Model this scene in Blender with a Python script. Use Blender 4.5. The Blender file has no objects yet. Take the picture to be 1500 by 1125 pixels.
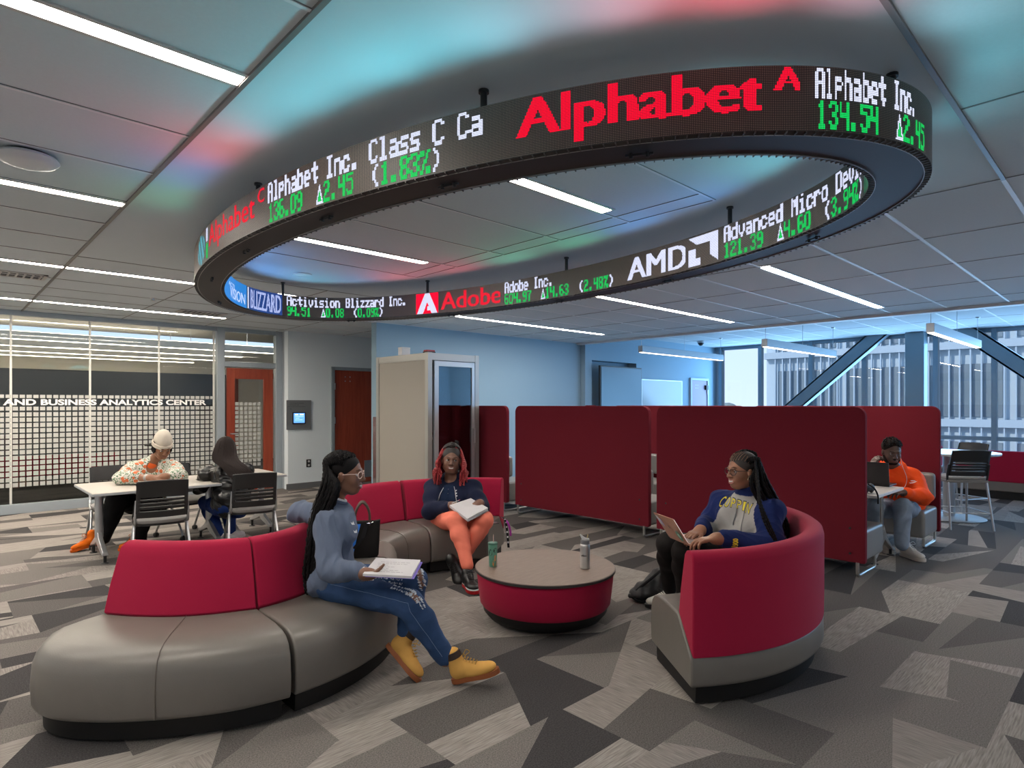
import bpy, bmesh, math, random
import numpy as np
from mathutils import Vector, Matrix
from mathutils.bvhtree import BVHTree
random.seed(7)
rng = np.random.default_rng(7)
SC = bpy.context.scene
COL = SC.collection
PI = math.pi
# ---------------------------------------------------------------- camera frame
CAM_H, FPX, HY, CX = 1.5, 894.0, 592.0, 750.0
TH = math.radians(46.4)
FW = Vector((math.cos(TH), math.sin(TH), 0))       # horizontal viewing direction
RT = Vector((math.sin(TH), -math.cos(TH), 0))      # to the right of it
UP = Vector((0, 0, 1))
def P(px, py, D):
    """point of the room at distance D along the viewing direction"""
    return FW * D + RT * ((px - CX) / FPX * D) + UP * (CAM_H + (HY - py) / FPX * D)
def V(r, f, u):
    return RT * r + FW * f + UP * u
def nrm(v):
    v = Vector(v); return v / max(v.length, 1e-9)

# ---------------------------------------------------------------- materials
MATS = {}
def lin(c):
    return tuple(((x / 255) / 12.92 if x <= 10.3 else (((x / 255) + .055) / 1.055) ** 2.4) for x in c)
def mat(name, col, rough=.6, metal=0., emit=None, estr=0., noise=0., nscale=40., bump=0., bscale=200., spec=None, sheen=0., alpha=None, coat=0.):
    if name in MATS: return MATS[name]
    m = bpy.data.materials.new(name); m.use_nodes = True
    nt = m.node_tree; b = nt.nodes['Principled BSDF']
    b.inputs['Base Color'].default_value = (*col, 1)
    b.inputs['Roughness'].default_value = rough
    b.inputs['Metallic'].default_value = metal
    b.inputs['Specular IOR Level'].default_value = spec if spec is not None else (.12 if rough >= .7 else .5)
    if sheen: b.inputs['Sheen Weight'].default_value = sheen
    if coat: b.inputs['Coat Weight'].default_value = coat
    if emit is not None:
        b.inputs['Emission Color'].default_value = (*emit, 1); b.inputs['Emission Strength'].default_value = estr
    tc = None
    if noise or bump:
        tc = nt.nodes.new('ShaderNodeTexCoord')
    if noise:
        n = nt.nodes.new('ShaderNodeTexNoise'); n.inputs['Scale'].default_value = nscale; n.inputs['Detail'].default_value = 4
        nt.links.new(tc.outputs['Object'], n.inputs['Vector'])
        r = nt.nodes.new('ShaderNodeMapRange'); r.inputs[3].default_value = 1 - noise; r.inputs[4].default_value = 1 + noise
        nt.links.new(n.outputs['Fac'], r.inputs[0])
        mx = nt.nodes.new('ShaderNodeVectorMath'); mx.operation = 'SCALE'; mx.inputs[0].default_value = col
        nt.links.new(r.outputs[0], mx.inputs['Scale']); nt.links.new(mx.outputs[0], b.inputs['Base Color'])
    if bump:
        n2 = nt.nodes.new('ShaderNodeTexNoise'); n2.inputs['Scale'].default_value = bscale; n2.inputs['Detail'].default_value = 3
        nt.links.new(tc.outputs['Object'], n2.inputs['Vector'])
        bp = nt.nodes.new('ShaderNodeBump'); bp.inputs['Strength'].default_value = bump; bp.inputs['Distance'].default_value = .003
        nt.links.new(n2.outputs['Fac'], bp.inputs['Height']); nt.links.new(bp.outputs[0], b.inputs['Normal'])
    MATS[name] = m
    return m
def wood(name, c1, c2, scale=(1, 14, 1), rough=.45, wscale=3.):
    if name in MATS: return MATS[name]
    m = mat(name, c1, rough); nt = m.node_tree; b = nt.nodes['Principled BSDF']
    tc = nt.nodes.new('ShaderNodeTexCoord'); mp = nt.nodes.new('ShaderNodeMapping'); mp.inputs['Scale'].default_value = scale
    n = nt.nodes.new('ShaderNodeTexNoise'); n.inputs['Scale'].default_value = wscale; n.inputs['Detail'].default_value = 6; n.inputs['Roughness'].default_value = .65
    cr = nt.nodes.new('ShaderNodeValToRGB'); cr.color_ramp.elements[0].position = .3; cr.color_ramp.elements[1].position = .7
    cr.color_ramp.elements[0].color = (*c1, 1); cr.color_ramp.elements[1].color = (*c2, 1)
    L = nt.links.new
    L(tc.outputs['Object'], mp.inputs[0]); L(mp.outputs[0], n.inputs['Vector']); L(n.outputs['Fac'], cr.inputs[0]); L(cr.outputs[0], b.inputs['Base Color'])
    return m
def glass(name, tint=(1, 1, 1), refl=1.0, rough=0.0, ior=1.45):
    if name in MATS: return MATS[name]
    m = bpy.data.materials.new(name); m.use_nodes = True; nt = m.node_tree; nt.nodes.clear()
    o = nt.nodes.new('ShaderNodeOutputMaterial'); mx = nt.nodes.new('ShaderNodeMixShader')
    t = nt.nodes.new('ShaderNodeBsdfTransparent'); t.inputs[0].default_value = (*tint, 1)
    g = nt.nodes.new('ShaderNodeBsdfGlossy'); g.inputs['Roughness'].default_value = rough
    fr = nt.nodes.new('ShaderNodeFresnel'); fr.inputs[0].default_value = ior
    mu = nt.nodes.new('ShaderNodeMath'); mu.operation = 'MULTIPLY'; mu.inputs[1].default_value = refl; mu.use_clamp = True
    L = nt.links.new
    L(fr.outputs[0], mu.inputs[0]); L(mu.outputs[0], mx.inputs[0]); L(t.outputs[0], mx.inputs[1]); L(g.outputs[0], mx.inputs[2]); L(mx.outputs[0], o.inputs[0])
    MATS[name] = m
    return m

# ---------------------------------------------------------------- mesh builder
def mesh_np(name, verts, quads, smooth=True, mats=None, mi=None):
    me = bpy.data.meshes.new(name)
    v = np.asarray(verts, dtype=np.float32); q = np.asarray(quads, dtype=np.int32)
    me.vertices.add(len(v)); me.vertices.foreach_set('co', v.ravel())
    n = q.shape[1]
    me.loops.add(q.size); me.loops.foreach_set('vertex_index', q.ravel())
    me.polygons.add(len(q)); me.polygons.foreach_set('loop_start', np.arange(0, q.size, n, dtype=np.int32))
    me.polygons.foreach_set('use_smooth', np.full(len(q), smooth))
    if mi is not None: me.polygons.foreach_set('material_index', np.asarray(mi, dtype=np.int32))
    me.update(calc_edges=True); me.validate()
    return me
class MB:
    def __init__(s): s.v = []; s.f = []; s.m = []
    def add(s, vs, fs, mi=0):
        o = len(s.v); s.v += [tuple(x) for x in vs]
        for f in fs: s.f.append(tuple(i + o for i in f)); s.m.append(mi)
        return s
    def box(s, x0, x1, y0, y1, z0, z1, M=None, mi=0):
        vs = [Vector((x, y, z)) for z in (z0, z1) for y in (y0, y1) for x in (x0, x1)]
        if M is not None: vs = [M @ v for v in vs]
        return s.add(vs, [(0, 2, 3, 1), (4, 5, 7, 6), (0, 1, 5, 4), (2, 6, 7, 3), (0, 4, 6, 2), (1, 3, 7, 5)], mi)
    def rings(s, rs, closed=True, cap0=True, cap1=True, mi=0):
        """loft a list of equal length rings"""
        n = len(rs[0]); o = len(s.v)
        for r in rs: s.v += [tuple(x) for x in r]
        for i in range(len(rs) - 1):
            for j in range(n if closed else n - 1):
                k = (j + 1) % n
                s.f.append((o + i * n + j, o + i * n + k, o + (i + 1) * n + k, o + (i + 1) * n + j)); s.m.append(mi)
        if cap0: s.f.append(tuple(o + j for j in reversed(range(n)))); s.m.append(mi)
        if cap1: s.f.append(tuple(o + (len(rs) - 1) * n + j for j in range(n))); s.m.append(mi)
        return s
    def tube(s, pts, r, n=10, caps=True, mi=0, closed=False):
        pts = [Vector(p) for p in pts]; rr = r if isinstance(r, (list, tuple)) else [r] * len(pts)
        if closed: pts = pts + [pts[0], ]; rr = list(rr) + [rr[0]]
        rs = []; prev = None
        for i, p in enumerate(pts):
            a = pts[max(i - 1, 0)]; b = pts[min(i + 1, len(pts) - 1)]
            if closed and i in (0, len(pts) - 1): a = pts[-2]; b = pts[1]
            t = nrm(b - a)
            if prev is None:
                u = t.orthogonal().normalized()
            else:
                u = prev - t * prev.dot(t); u = u.normalized() if u.length > 1e-6 else t.orthogonal().normalized()
            prev = u; w = t.cross(u)
            rs.append([p + (u * math.cos(2 * PI * k / n) + w * math.sin(2 * PI * k / n)) * rr[i] for k in range(n)])
        return s.rings(rs, True, caps and not closed, caps and not closed, mi)
    def cyl(s, p0, p1, r0, r1=None, n=20, mi=0):
        r1 = r0 if r1 is None else r1
        return s.tube([p0, p1], [r0, r1], n, True, mi)
    def lathe(s, prof, c=(0, 0, 0), n=48, mi=0, sx=1., sy=1.):
        c = Vector(c)
        rs = [[c + Vector((r * sx * math.cos(2 * PI * k / n), r * sy * math.sin(2 * PI * k / n), z)) for k in range(n)] for r, z in prof]
        return s.rings(rs, True, prof[0][0] > 1e-5, prof[-1][0] > 1e-5, mi)
    def prism(s, poly, ax_u, ax_v, org, d, mi=0):
        """polygon (list of (u,v)) swept by vector d"""
        org = Vector(org); ax_u = Vector(ax_u); ax_v = Vector(ax_v); d = Vector(d)
        a = [org + ax_u * u + ax_v * v for u, v in poly]
        return s.rings([a, [p + d for p in a]], True, True, True, mi)
    def sphere(s, c, r, n=16, m=10, axes=None, mi=0):
        c = Vector(c); r = r if isinstance(r, (tuple, list)) else (r, r, r)
        ax = axes or (Vector((1, 0, 0)), Vector((0, 1, 0)), Vector((0, 0, 1)))
        rs = []
        for i in range(m + 1):
            t = PI * (i + .02 if i == 0 else i - .02 if i == m else i) / m
            rs.append([c + ax[0] * (r[0] * math.sin(t) * math.cos(2 * PI * k / n)) + ax[1] * (r[1] * math.sin(t) * math.sin(2 * PI * k / n)) - ax[2] * (r[2] * math.cos(t)) for k in range(n)])
        return s.rings(rs, True, True, True, mi)
    def build(s, name, m, parent=None, smooth=False, bevel=0., seg=2, ang=35, solid=0., subd=0, wn=False):
        me = bpy.data.meshes.new(name)
        me.from_pydata(s.v, [], s.f)
        bm = bmesh.new(); bm.from_mesh(me); bmesh.ops.recalc_face_normals(bm, faces=bm.faces); bm.to_mesh(me); bm.free()
        if any(s.m): me.polygons.foreach_set('material_index', s.m)
        me.polygons.foreach_set('use_smooth', [bool(smooth) or bevel > 0] * len(me.polygons))
        o = bpy.data.objects.new(name, me); COL.objects.link(o)
        for x in (m if isinstance(m, (list, tuple)) else [m]): me.materials.append(x)
        attach(o, parent)
        if solid: q = o.modifiers.new('solid', 'SOLIDIFY'); q.thickness = solid; q.offset = 0
        if subd: q = o.modifiers.new('sub', 'SUBSURF'); q.levels = subd; q.render_levels = subd
        if bevel:
            q = o.modifiers.new('bevel', 'BEVEL'); q.width = bevel; q.segments = seg; q.limit_method = 'ANGLE'; q.angle_limit = math.radians(ang); q.harden_normals = False
        if smooth and not bevel:
            try: me.set_sharp_from_angle(angle=math.radians(40))
            except Exception: pass
        elif bevel:
            q = o.modifiers.new('wn', 'WEIGHTED_NORMAL'); q.keep_sharp = False
        return o
def attach(o, parent):
    """meshes are written in room coordinates; under a thing they keep that place"""
    if parent is None: return
    o.parent = parent
    M = Matrix.Identity(4); p = parent; root = parent
    while p is not None: M = p.matrix_basis @ M; root = p; p = p.parent
    if root.name not in LOCALS: o.data.transform(M.inverted())
def tag(o, label=None, cat=None, group=None, kind=None):
    if label: o['label'] = label
    if cat: o['category'] = cat
    if group: o['group'] = group
    if kind: o['kind'] = kind
    return o
LOCALS = []
def thing(name, label, cat, loc=(0, 0, 0), rz=0., group=None, local=False):
    o = bpy.data.objects.new(name, None); COL.objects.link(o)
    o.empty_display_size = .1
    o.matrix_basis = Matrix.Translation(Vector(loc)) @ Matrix.Rotation(rz, 4, 'Z')
    if local: LOCALS.append(o.name)
    return tag(o, label, cat, group)
def struct(o): o['kind'] = 'structure'; return o
def copy_tree(o, parent=None):
    c = o.copy(); COL.objects.link(c); c.parent = parent
    for ch in [x for x in bpy.data.objects if x.parent == o]: copy_tree(ch, c)
    return c
def place(o, loc, rz=0.):
    o.matrix_basis = Matrix.Translation(Vector(loc)) @ Matrix.Rotation(rz, 4, 'Z')
def spline(pts, n):
    """Catmull-Rom through points, n samples"""
    p = [Vector(q) for q in pts]; p = [p[0] * 2 - p[1]] + p + [p[-1] * 2 - p[-2]]
    out = []; m = len(p) - 3
    for i in range(n):
        t = i / (n - 1) * m; k = min(int(t), m - 1); t -= k
        a, b, c, d = p[k:k + 4]
        out.append(.5 * ((2 * b) + (c - a) * t + (2 * a - 5 * b + 4 * c - d) * t * t + (3 * b - a - 3 * c + d) * t ** 3))
    return out

# ---------------------------------------------------------------- implicit bodies
class Sdf:
    """smooth union of round cones and ellipsoids, turned into one continuous skin"""
    def __init__(s): s.p = []
    def cap(s, a, b, ra, rb=None, k=.02):
        s.p.append(('c', np.array(a, float), np.array(b, float), ra, ra if rb is None else rb, k, 1)); return s
    def chain(s, pts, rs, k=.02):
        for i in range(len(pts) - 1): s.cap(pts[i], pts[i + 1], rs[i], rs[i + 1], k)
        return s
    def ell(s, c, r, ax=None, k=.02, sub=False):
        A = np.array([list(v) for v in ax], float) if ax is not None else np.eye(3)
        s.p.append(('e', np.array(c, float), A, np.array(r, float), None, k, -1 if sub else 1)); return s
    def mesh(s, h, fold=0., fscale=30., fseed=0., grow=0.):
        lo = np.full(3, 1e9); hi = -lo
        for q in s.p:
            if q[6] < 0: continue
            if q[0] == 'c': R = max(q[3], q[4]); lo = np.minimum(lo, np.minimum(q[1], q[2]) - R); hi = np.maximum(hi, np.maximum(q[1], q[2]) + R)
            else:
                e = np.sqrt(((q[2] * q[3][:, None]) ** 2).sum(0)); lo = np.minimum(lo, q[1] - e); hi = np.maximum(hi, q[1] + e)
        pad = 4 * h + .01 + grow; lo = lo - pad; hi = hi + pad
        n = np.ceil((hi - lo) / h).astype(int) + 1
        F = np.full(n, .08, np.float32)
        ax = [lo[i] + np.arange(n[i]) * h for i in range(3)]
        for q in s.p:
            k = q[5]; m = k + .03
            if q[0] == 'c':
                R = max(q[3], q[4]); a = np.minimum(q[1], q[2]) - R - m; b = np.maximum(q[1], q[2]) + R + m
            else:
                e = np.sqrt(((q[2] * q[3][:, None]) ** 2).sum(0)); a = q[1] - e - m; b = q[1] + e + m
            i0 = np.clip(np.floor((a - lo) / h).astype(int), 0, n - 1); i1 = np.clip(np.ceil((b - lo) / h).astype(int) + 1, 1, n)
            sl = tuple(slice(i0[i], i1[i]) for i in range(3))
            X, Y, Z = np.meshgrid(ax[0][sl[0]], ax[1][sl[1]], ax[2][sl[2]], indexing='ij', sparse=True)
            if q[0] == 'c':
                A, B = q[1], q[2]; d = B - A; L2 = max((d * d).sum(), 1e-12)
                t = np.clip(((X - A[0]) * d[0] + (Y - A[1]) * d[1] + (Z - A[2]) * d[2]) / L2, 0, 1)
                D = np.sqrt((X - A[0] - t * d[0]) ** 2 + (Y - A[1] - t * d[1]) ** 2 + (Z - A[2] - t * d[2]) ** 2) - (q[3] + (q[4] - q[3]) * t)
            else:
                C, Ax, r = q[1], q[2], q[3]
                u = [((X - C[0]) * Ax[i][0] + (Y - C[1]) * Ax[i][1] + (Z - C[2]) * Ax[i][2]) / r[i] for i in range(3)]
                k0 = np.sqrt(u[0] ** 2 + u[1] ** 2 + u[2] ** 2)
                k1 = np.sqrt((u[0] / r[0]) ** 2 + (u[1] / r[1]) ** 2 + (u[2] / r[2]) ** 2)
                D = k0 * (k0 - 1) / np.maximum(k1, 1e-6)
            G = F[sl]
            if q[6] > 0:
                hh = np.clip(.5 + .5 * (G - D) / k, 0, 1); F[sl] = G + (D - G) * hh - k * hh * (1 - hh)
            else:
                hh = np.clip(.5 - .5 * (G + D) / k, 0, 1); F[sl] = G + (-D - G) * hh + k * hh * (1 - hh)
        F = F - grow
        ins = F < 0
        c = np.zeros(tuple(n - 1), np.int8)
        for dx in (0, 1):
            for dy in (0, 1):
                for dz in (0, 1): c += ins[dx:n[0] - 1 + dx, dy:n[1] - 1 + dy, dz:n[2] - 1 + dz]
        I, J, K = np.nonzero((c > 0) & (c < 8))
        pos = np.zeros((len(I), 3)); cnt = np.zeros(len(I))
        for d in range(3):
            o = [x for x in range(3) if x != d]
            for a in (0, 1):
                for b in (0, 1):
                    off = [0, 0, 0]; off[o[0]] = a; off[o[1]] = b; off2 = list(off); off2[d] = 1
                    f0 = F[I + off[0], J + off[1], K + off[2]]; f1 = F[I + off2[0], J + off2[1], K + off2[2]]
                    cr = (f0 < 0) != (f1 < 0)
                    t = np.where(cr, f0 / np.where(cr, f0 - f1, 1), 0)
                    p = np.tile(np.array(off, float), (len(I), 1)); p[:, d] = t
                    pos += p * cr[:, None]; cnt += cr
        pos = (pos / cnt[:, None] + np.stack([I, J, K], 1)) * h + lo
        idx = np.full(tuple(n - 1), -1, np.int32); idx[I, J, K] = np.arange(len(I))
        Q = []
        for d in range(3):
            a, b = [x for x in range(3) if x != d]
            s0 = [slice(1, n[i] - 1) for i in range(3)]; s0[d] = slice(0, n[d] - 1)
            s1 = list(s0); s1[d] = slice(1, n[d])
            f0 = ins[tuple(s0)]; f1 = ins[tuple(s1)]
            E = np.nonzero(f0 != f1); g = [E[i] + (0 if i == d else 1) for i in range(3)]
            def at_(da, db):
                gg = list(g); gg[a] = gg[a] - da; gg[b] = gg[b] - db
                return idx[gg[0], gg[1], gg[2]]
            q4 = np.stack([at_(1, 1), at_(0, 1), at_(0, 0), at_(1, 0)], 1)
            flip = f0[E] if d != 1 else ~f0[E]
            q4[~flip] = q4[~flip][:, ::-1]
            Q.append(q4)
        Q = np.concatenate(Q)
        if fold:
            e1 = pos[Q[:, 2]] - pos[Q[:, 0]]; e2 = pos[Q[:, 3]] - pos[Q[:, 1]]; fn = np.cross(e1, e2)
            N = np.zeros_like(pos)
            for i in range(4): np.add.at(N, Q[:, i], fn)
            N /= np.maximum(np.linalg.norm(N, axis=1, keepdims=True), 1e-9)
            r = np.random.default_rng(int(fseed) + 3); w = np.zeros(len(pos))
            for i in range(5):
                k1 = r.normal(size=3) * fscale * .6 * (1 + .35 * i); k2 = r.normal(size=3) * fscale * .35; ph = r.random(2) * 6
                w += (np.sin(pos @ k1 + 1.8 * np.sin(pos @ k2 + ph[0]) + ph[1]) if i < 2 else 1.6 * (.36 - np.abs(np.sin(.8 * (pos @ k1) + 2.2 * np.sin(pos @ k2 + ph[0]) + ph[1])) ** .6 * .55)) / (1 + .25 * i)
            pos = pos + N * (fold * w * .5)[:, None]
        return pos, Q
    def build(s, name, m, parent, h=.006, fold=0., fscale=30., fseed=0, split=None, grow=0.):
        v, q = s.mesh(h, fold, fscale, fseed, grow)
        mi = None
        if split is not None:
            mi = split(v[q].mean(1))
        me = mesh_np(name, v, q, True, mi=mi)
        o = bpy.data.objects.new(name, me); COL.objects.link(o)
        for x in (m if isinstance(m, (list, tuple)) else [m]): me.materials.append(x)
        attach(o, parent)
        return o
def world_bvh(o):
    M = Matrix.Identity(4); p = o
    while p is not None: M = p.matrix_basis @ M; p = p.parent
    vs = [M @ v.co for v in o.data.vertices]
    return BVHTree.FromPolygons(vs, [tuple(f.vertices) for f in o.data.polygons])

# ---------------------------------------------------------------- lettering
_txt = {}
def text_tris(s, bold=0.):
    """triangles (2-D) and width/height box of a line of lettering"""
    key = (s, bold)
    if key in _txt: return _txt[key]
    cu = bpy.data.curves.new('t', 'FONT'); cu.body = s; cu.size = 1; cu.offset = bold; cu.resolution_u = 4
    o = bpy.data.objects.new('t', cu); COL.objects.link(o)
    bpy.context.view_layer.update()
    me = bpy.data.meshes.new_from_object(o.evaluated_get(bpy.context.evaluated_depsgraph_get()))
    me.calc_loop_triangles()
    v = np.array([tuple(x.co)[:2] for x in me.vertices]); t = np.array([tuple(x.vertices) for x in me.loop_triangles])
    bpy.data.objects.remove(o); bpy.data.curves.remove(cu); bpy.data.meshes.remove(me)
    lo = v.min(0); v = v - lo; sz = v.max(0)
    _txt[key] = (v, t, sz[0], sz[1]); return _txt[key]
def letters(name, s, org, ax, ay, width, height, m, parent, bold=.02, lift=.0, bvh=None, shear=0.):
    """flat lettering fitted into width x height at org (lower left); with bvh it lies on the cloth below it"""
    v, t, w, h = text_tris(s, bold)
    org = Vector(org); ax = nrm(ax); ay = nrm(ay); n = ax.cross(ay).normalized()
    if bvh is not None:                 # refine so that it can follow the cloth
        bm = bmesh.new(); bv = [bm.verts.new((x[0] * width / w, x[1] * height / h, 0)) for x in v]
        for a in t:
            try: bm.faces.new([bv[i] for i in a])
            except Exception: pass
        for _ in range(3):
            es = [e for e in bm.edges if e.calc_length() > .012]
            if not es: break
            bmesh.ops.subdivide_edges(bm, edges=es, cuts=1)
        bmesh.ops.triangulate(bm, faces=bm.faces)
        bm.verts.index_update()
        vs = [(q.co.x, q.co.y) for q in bm.verts]; fs = [tuple(q.index for q in f.verts) for f in bm.faces]; bm.free()
    else:
        vs = [(x[0] * width / w, x[1] * height / h) for x in v]; fs = [tuple(a) for a in t]
    out = []
    for x, y in vs:
        p = org + ax * (x + shear * y) + ay * y
        if bvh is not None:
            hit = bvh.ray_cast(p + n * .25, -n, .6)
            if hit[0] is not None: p = hit[0] + n * .003
        else: p = p + n * lift
        out.append(p)
    b = MB(); b.add(out, fs)
    return b.build(name, m, parent)
EXPO = 1.0
# ================================================================= THE ROOM
CZ = 2.785          # main ceiling
CZ2 = 3.04          # ceiling by the windows
XW = 15.6           # window wall
m_ceil = mat('ceiling_tile', (.62, .67, .70), .85, noise=.04, nscale=60, bump=.15, bscale=400)
m_dry = mat('ceiling_drywall', (.62, .68, .71), .7, noise=.02, nscale=3)
m_tee = mat('ceiling_tee_white', (.75, .76, .78), .45)
m_tee2 = mat('ceiling_joint_grey', (.17, .16, .155), .6)
m_white = mat('wall_paint_white', (.72, .79, .83), .7, bump=.05, bscale=300)
m_blue = mat('wall_paint_blue', (.25, .38, .48), .65, bump=.05, bscale=300)
m_base = mat('rubber_baseboard', (.13, .135, .14), .55)
m_steel = mat('window_frame_steel', (.22, .30, .36), .4, .3)
m_alu = mat('satin_aluminium', (.52, .53, .55), .35, .85)
m_chrome = mat('chrome', (.75, .76, .78), .14, 1.)
m_glass = glass('clear_glass', (.97, .985, .99), 1.0)
m_frost = mat('frosted_film', (.47, .48, .46), .7)
m_redwood = wood('red_cherry_wood', lin((128, 48, 30)), lin((158, 72, 48)), (9, 9, .7), .38, 2.2)
m_darkwall = mat('dark_wall_paint', (.055, .06, .07), .7)
m_blackp = mat('black_plastic', (.016, .016, .017), .42)
m_beige = mat('beige_wall', (.75, .71, .63), .7)

# ---- carpet: planks cut into straight edged shards of four tones
def carpet(name, base, var, kind):
    m = bpy.data.materials.new(name); m.use_nodes = True; nt = m.node_tree; b = nt.nodes['Principled BSDF']; L = nt.links.new
    tc = nt.nodes.new('ShaderNodeTexCoord'); mp = nt.nodes.new('ShaderNodeMapping')
    n = nt.nodes.new('ShaderNodeTexNoise'); n.inputs['Detail'].default_value = 2
    if kind == 'line':
        mp.inputs['Scale'].default_value = (9, 150, 1); n.inputs['Scale'].default_value = 1
    elif kind == 'line2':
        mp.inputs['Scale'].default_value = (150, 9, 1); n.inputs['Scale'].default_value = 1
    else:
        n.inputs['Scale'].default_value = 150; n.inputs['Roughness'].default_value = .8
    n2 = nt.nodes.new('ShaderNodeTexNoise'); n2.inputs['Scale'].default_value = 500; n2.inputs['Detail'].default_value = 1
    L(tc.outputs['Object'], mp.inputs[0]); L(mp.outputs[0], n.inputs['Vector']); L(tc.outputs['Object'], n2.inputs['Vector'])
    ad = nt.nodes.new('ShaderNodeMath'); ad.operation = 'MULTIPLY_ADD'; ad.inputs[1].default_value = .7
    L(n.outputs['Fac'], ad.inputs[0]); 
    sc = nt.nodes.new('ShaderNodeMath'); sc.operation = 'MULTIPLY'; sc.inputs[1].default_value = .3; L(n2.outputs['Fac'], sc.inputs[0]); L(sc.outputs[0], ad.inputs[2])
    r = nt.nodes.new('ShaderNodeMapRange'); r.inputs[1].default_value = .33; r.inputs[2].default_value = .67; r.inputs[3].default_value = 1 - var; r.inputs[4].default_value = 1 + var
    L(ad.outputs[0], r.inputs[0])
    vm = nt.nodes.new('ShaderNodeVectorMath'); vm.operation = 'SCALE'; vm.inputs[0].default_value = base; L(r.outputs[0], vm.inputs['Scale']); L(vm.outputs[0], b.inputs['Base Color'])
    bp = nt.nodes.new('ShaderNodeBump'); bp.inputs['Strength'].default_value = .35; bp.inputs['Distance'].default_value = .004
    L(ad.outputs[0], bp.inputs['Height']); L(bp.outputs[0], b.inputs['Normal'])
    b.inputs['Roughness'].default_value = .95; b.inputs['Specular IOR Level'].default_value = .15
    return m
def build_floor():
    cm = [carpet('carpet_light', (.27, .245, .225), .34, 'line'), carpet('carpet_light_speckled', (.165, .150, .140), .5, 'dot'), carpet('carpet_mid', (.105, .097, .092), .6, 'dot'),
          carpet('carpet_dark', (.050, .047, .048), .6, 'dot'), carpet('carpet_light_cross', (.245, .22, .203), .30, 'line2')]
    rnd = random.Random(20)
    polys = []
    def cut(poly, p, d):
        n = (-d[1], d[0]); A = []; B = []
        for i in range(len(poly)):
            a = poly[i]; b = poly[(i + 1) % len(poly)]
            sa = (a[0] - p[0]) * n[0] + (a[1] - p[1]) * n[1]; sb = (b[0] - p[0]) * n[0] + (b[1] - p[1]) * n[1]
            (A if sa >= 0 else B).append(a)
            if (sa >= 0) != (sb >= 0):
                t = sa / (sa - sb); q = (a[0] + (b[0] - a[0]) * t, a[1] + (b[1] - a[1]) * t); A.append(q); B.append(q)
        return [x for x in (A, B) if len(x) > 2]
    def area(p): return abs(sum(p[i][0] * p[(i + 1) % len(p)][1] - p[(i + 1) % len(p)][0] * p[i][1] for i in range(len(p)))) / 2
    W, Lg = .50, 1.0
    y = -4.0; row = 0
    while y < 10.8:
        x = -3.0 - (row % 2) * .4 - rnd.random() * .5
        while x < XW:
            x0, x1, y0, y1 = max(x, -3), min(x + Lg, XW), y, min(y + W, 10.8)
            if x1 > x0 and y1 > y0:
                ps = [[(x0, y0), (x1, y0), (x1, y1), (x0, y1)]]
                for _ in range(rnd.choice((2, 3, 3, 4))):
                    ps.sort(key=area, reverse=True)
                    big = ps.pop(0)
                    c = (sum(q[0] for q in big) / len(big) + rnd.uniform(-.2, .2), sum(q[1] for q in big) / len(big) + rnd.uniform(-.1, .1))
                    a = rnd.choice((rnd.uniform(.15, .6), rnd.uniform(2.5, 3.0), rnd.uniform(1.0, 2.1), rnd.uniform(-.1, .1)))
                    ps += cut(big, c, (math.cos(a), math.sin(a)))
                last = -1
                for q in ps:
                    k = rnd.choices((0, 1, 2, 3, 4), (31, 19, 24, 14, 12))[0]
                    if k == last: k = rnd.choice((0, 2, 3))
                    last = k; polys.append((q, k))
            x += Lg
        y += W; row += 1
    b = MB()
    for q, k in polys: b.add([(u, v, 0) for u, v in q], [tuple(range(len(q)))], k)
    o = b.build('floor', cm); struct(o)
build_floor()
# slab under the carpet outside the room edges
# ---- ceiling
b = MB(); b.box(-3, .91, -4, 11, CZ, CZ + .04); b.box(4.42, 9.95, -4, 11, CZ, CZ + .04); b.box(.91, 4.42, -4, .59, CZ, CZ + .04); b.box(.91, 4.42, 6.45, 11, CZ, CZ + .04)
b.box(2.0, 3.57, 1.9, 5.15, CZ, CZ + .04)
c = b.build('ceiling', m_ceil); struct(c)
b = MB(); b.box(.91, 2.0, .59, 6.45, CZ, CZ + .05); b.box(3.57, 4.42, .59, 6.45, CZ, CZ + .05); b.box(2.0, 3.57, .59, 1.9, CZ, CZ + .05); b.box(2.0, 3.57, 5.15, 6.45, CZ, CZ + .05)
c = b.build('ceiling', m_dry); struct(c)
b = MB(); b.box(9.95, XW + .2, -4, 11, CZ2, CZ2 + .05); b.box(9.93, 9.97, -4, 11, CZ, CZ2 + .05)
c = b.build('ceiling', m_ceil); struct(c)
b = MB(); b.box(9.86, 10.0, -4, 8.38, CZ - .035, CZ + .01); c = b.build('trim_1', m_tee, bevel=.004); struct(c)
# tee grid of the ceiling
ays = [.59 + .65 * k for k in range(-7, 16)]
bxs = [.91 + 1.17 * k for k in range(-3, 8)]
w = MB(); g = MB()
for y in ays:
    if y < .3: w.box(-3, 9.86, y - .01, y + .01, CZ - .004, CZ)
    else:
        g.box(-3, .90, y - .009, y - .006, CZ - .003, CZ); w.box(-3, .90, y - .006, y + .010, CZ - .006, CZ)
        if y > 6.3: g.box(.9, 4.42, y - .008, y, CZ - .003, CZ)
        if y > .5: w.box(4.42, 9.86, y - .012, y + .012, CZ - .005, CZ)
for x in bxs:
    for (y0, y1) in ((-4, .58), (6.45, 10.75)) if .95 < x < 4.3 else ((-4, 10.75),):
        if x < 9.8: g.box(x - .005, x + .005, y0, y1, CZ - .003, CZ)
for y in (1.9, 2.55, 3.2, 3.85, 4.5, 5.15): w.box(2.0, 3.57, y - .006, y + .008, CZ - .005, CZ); g.box(2.0, 3.57, y - .009, y - .006, CZ - .003, CZ)
for x in (2.0, 3.40, 3.57): g.box(x - .006, x, 1.9, 5.15, CZ - .003, CZ); w.box(x, x + .008, 1.9, 5.15, CZ - .004, CZ)
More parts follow.
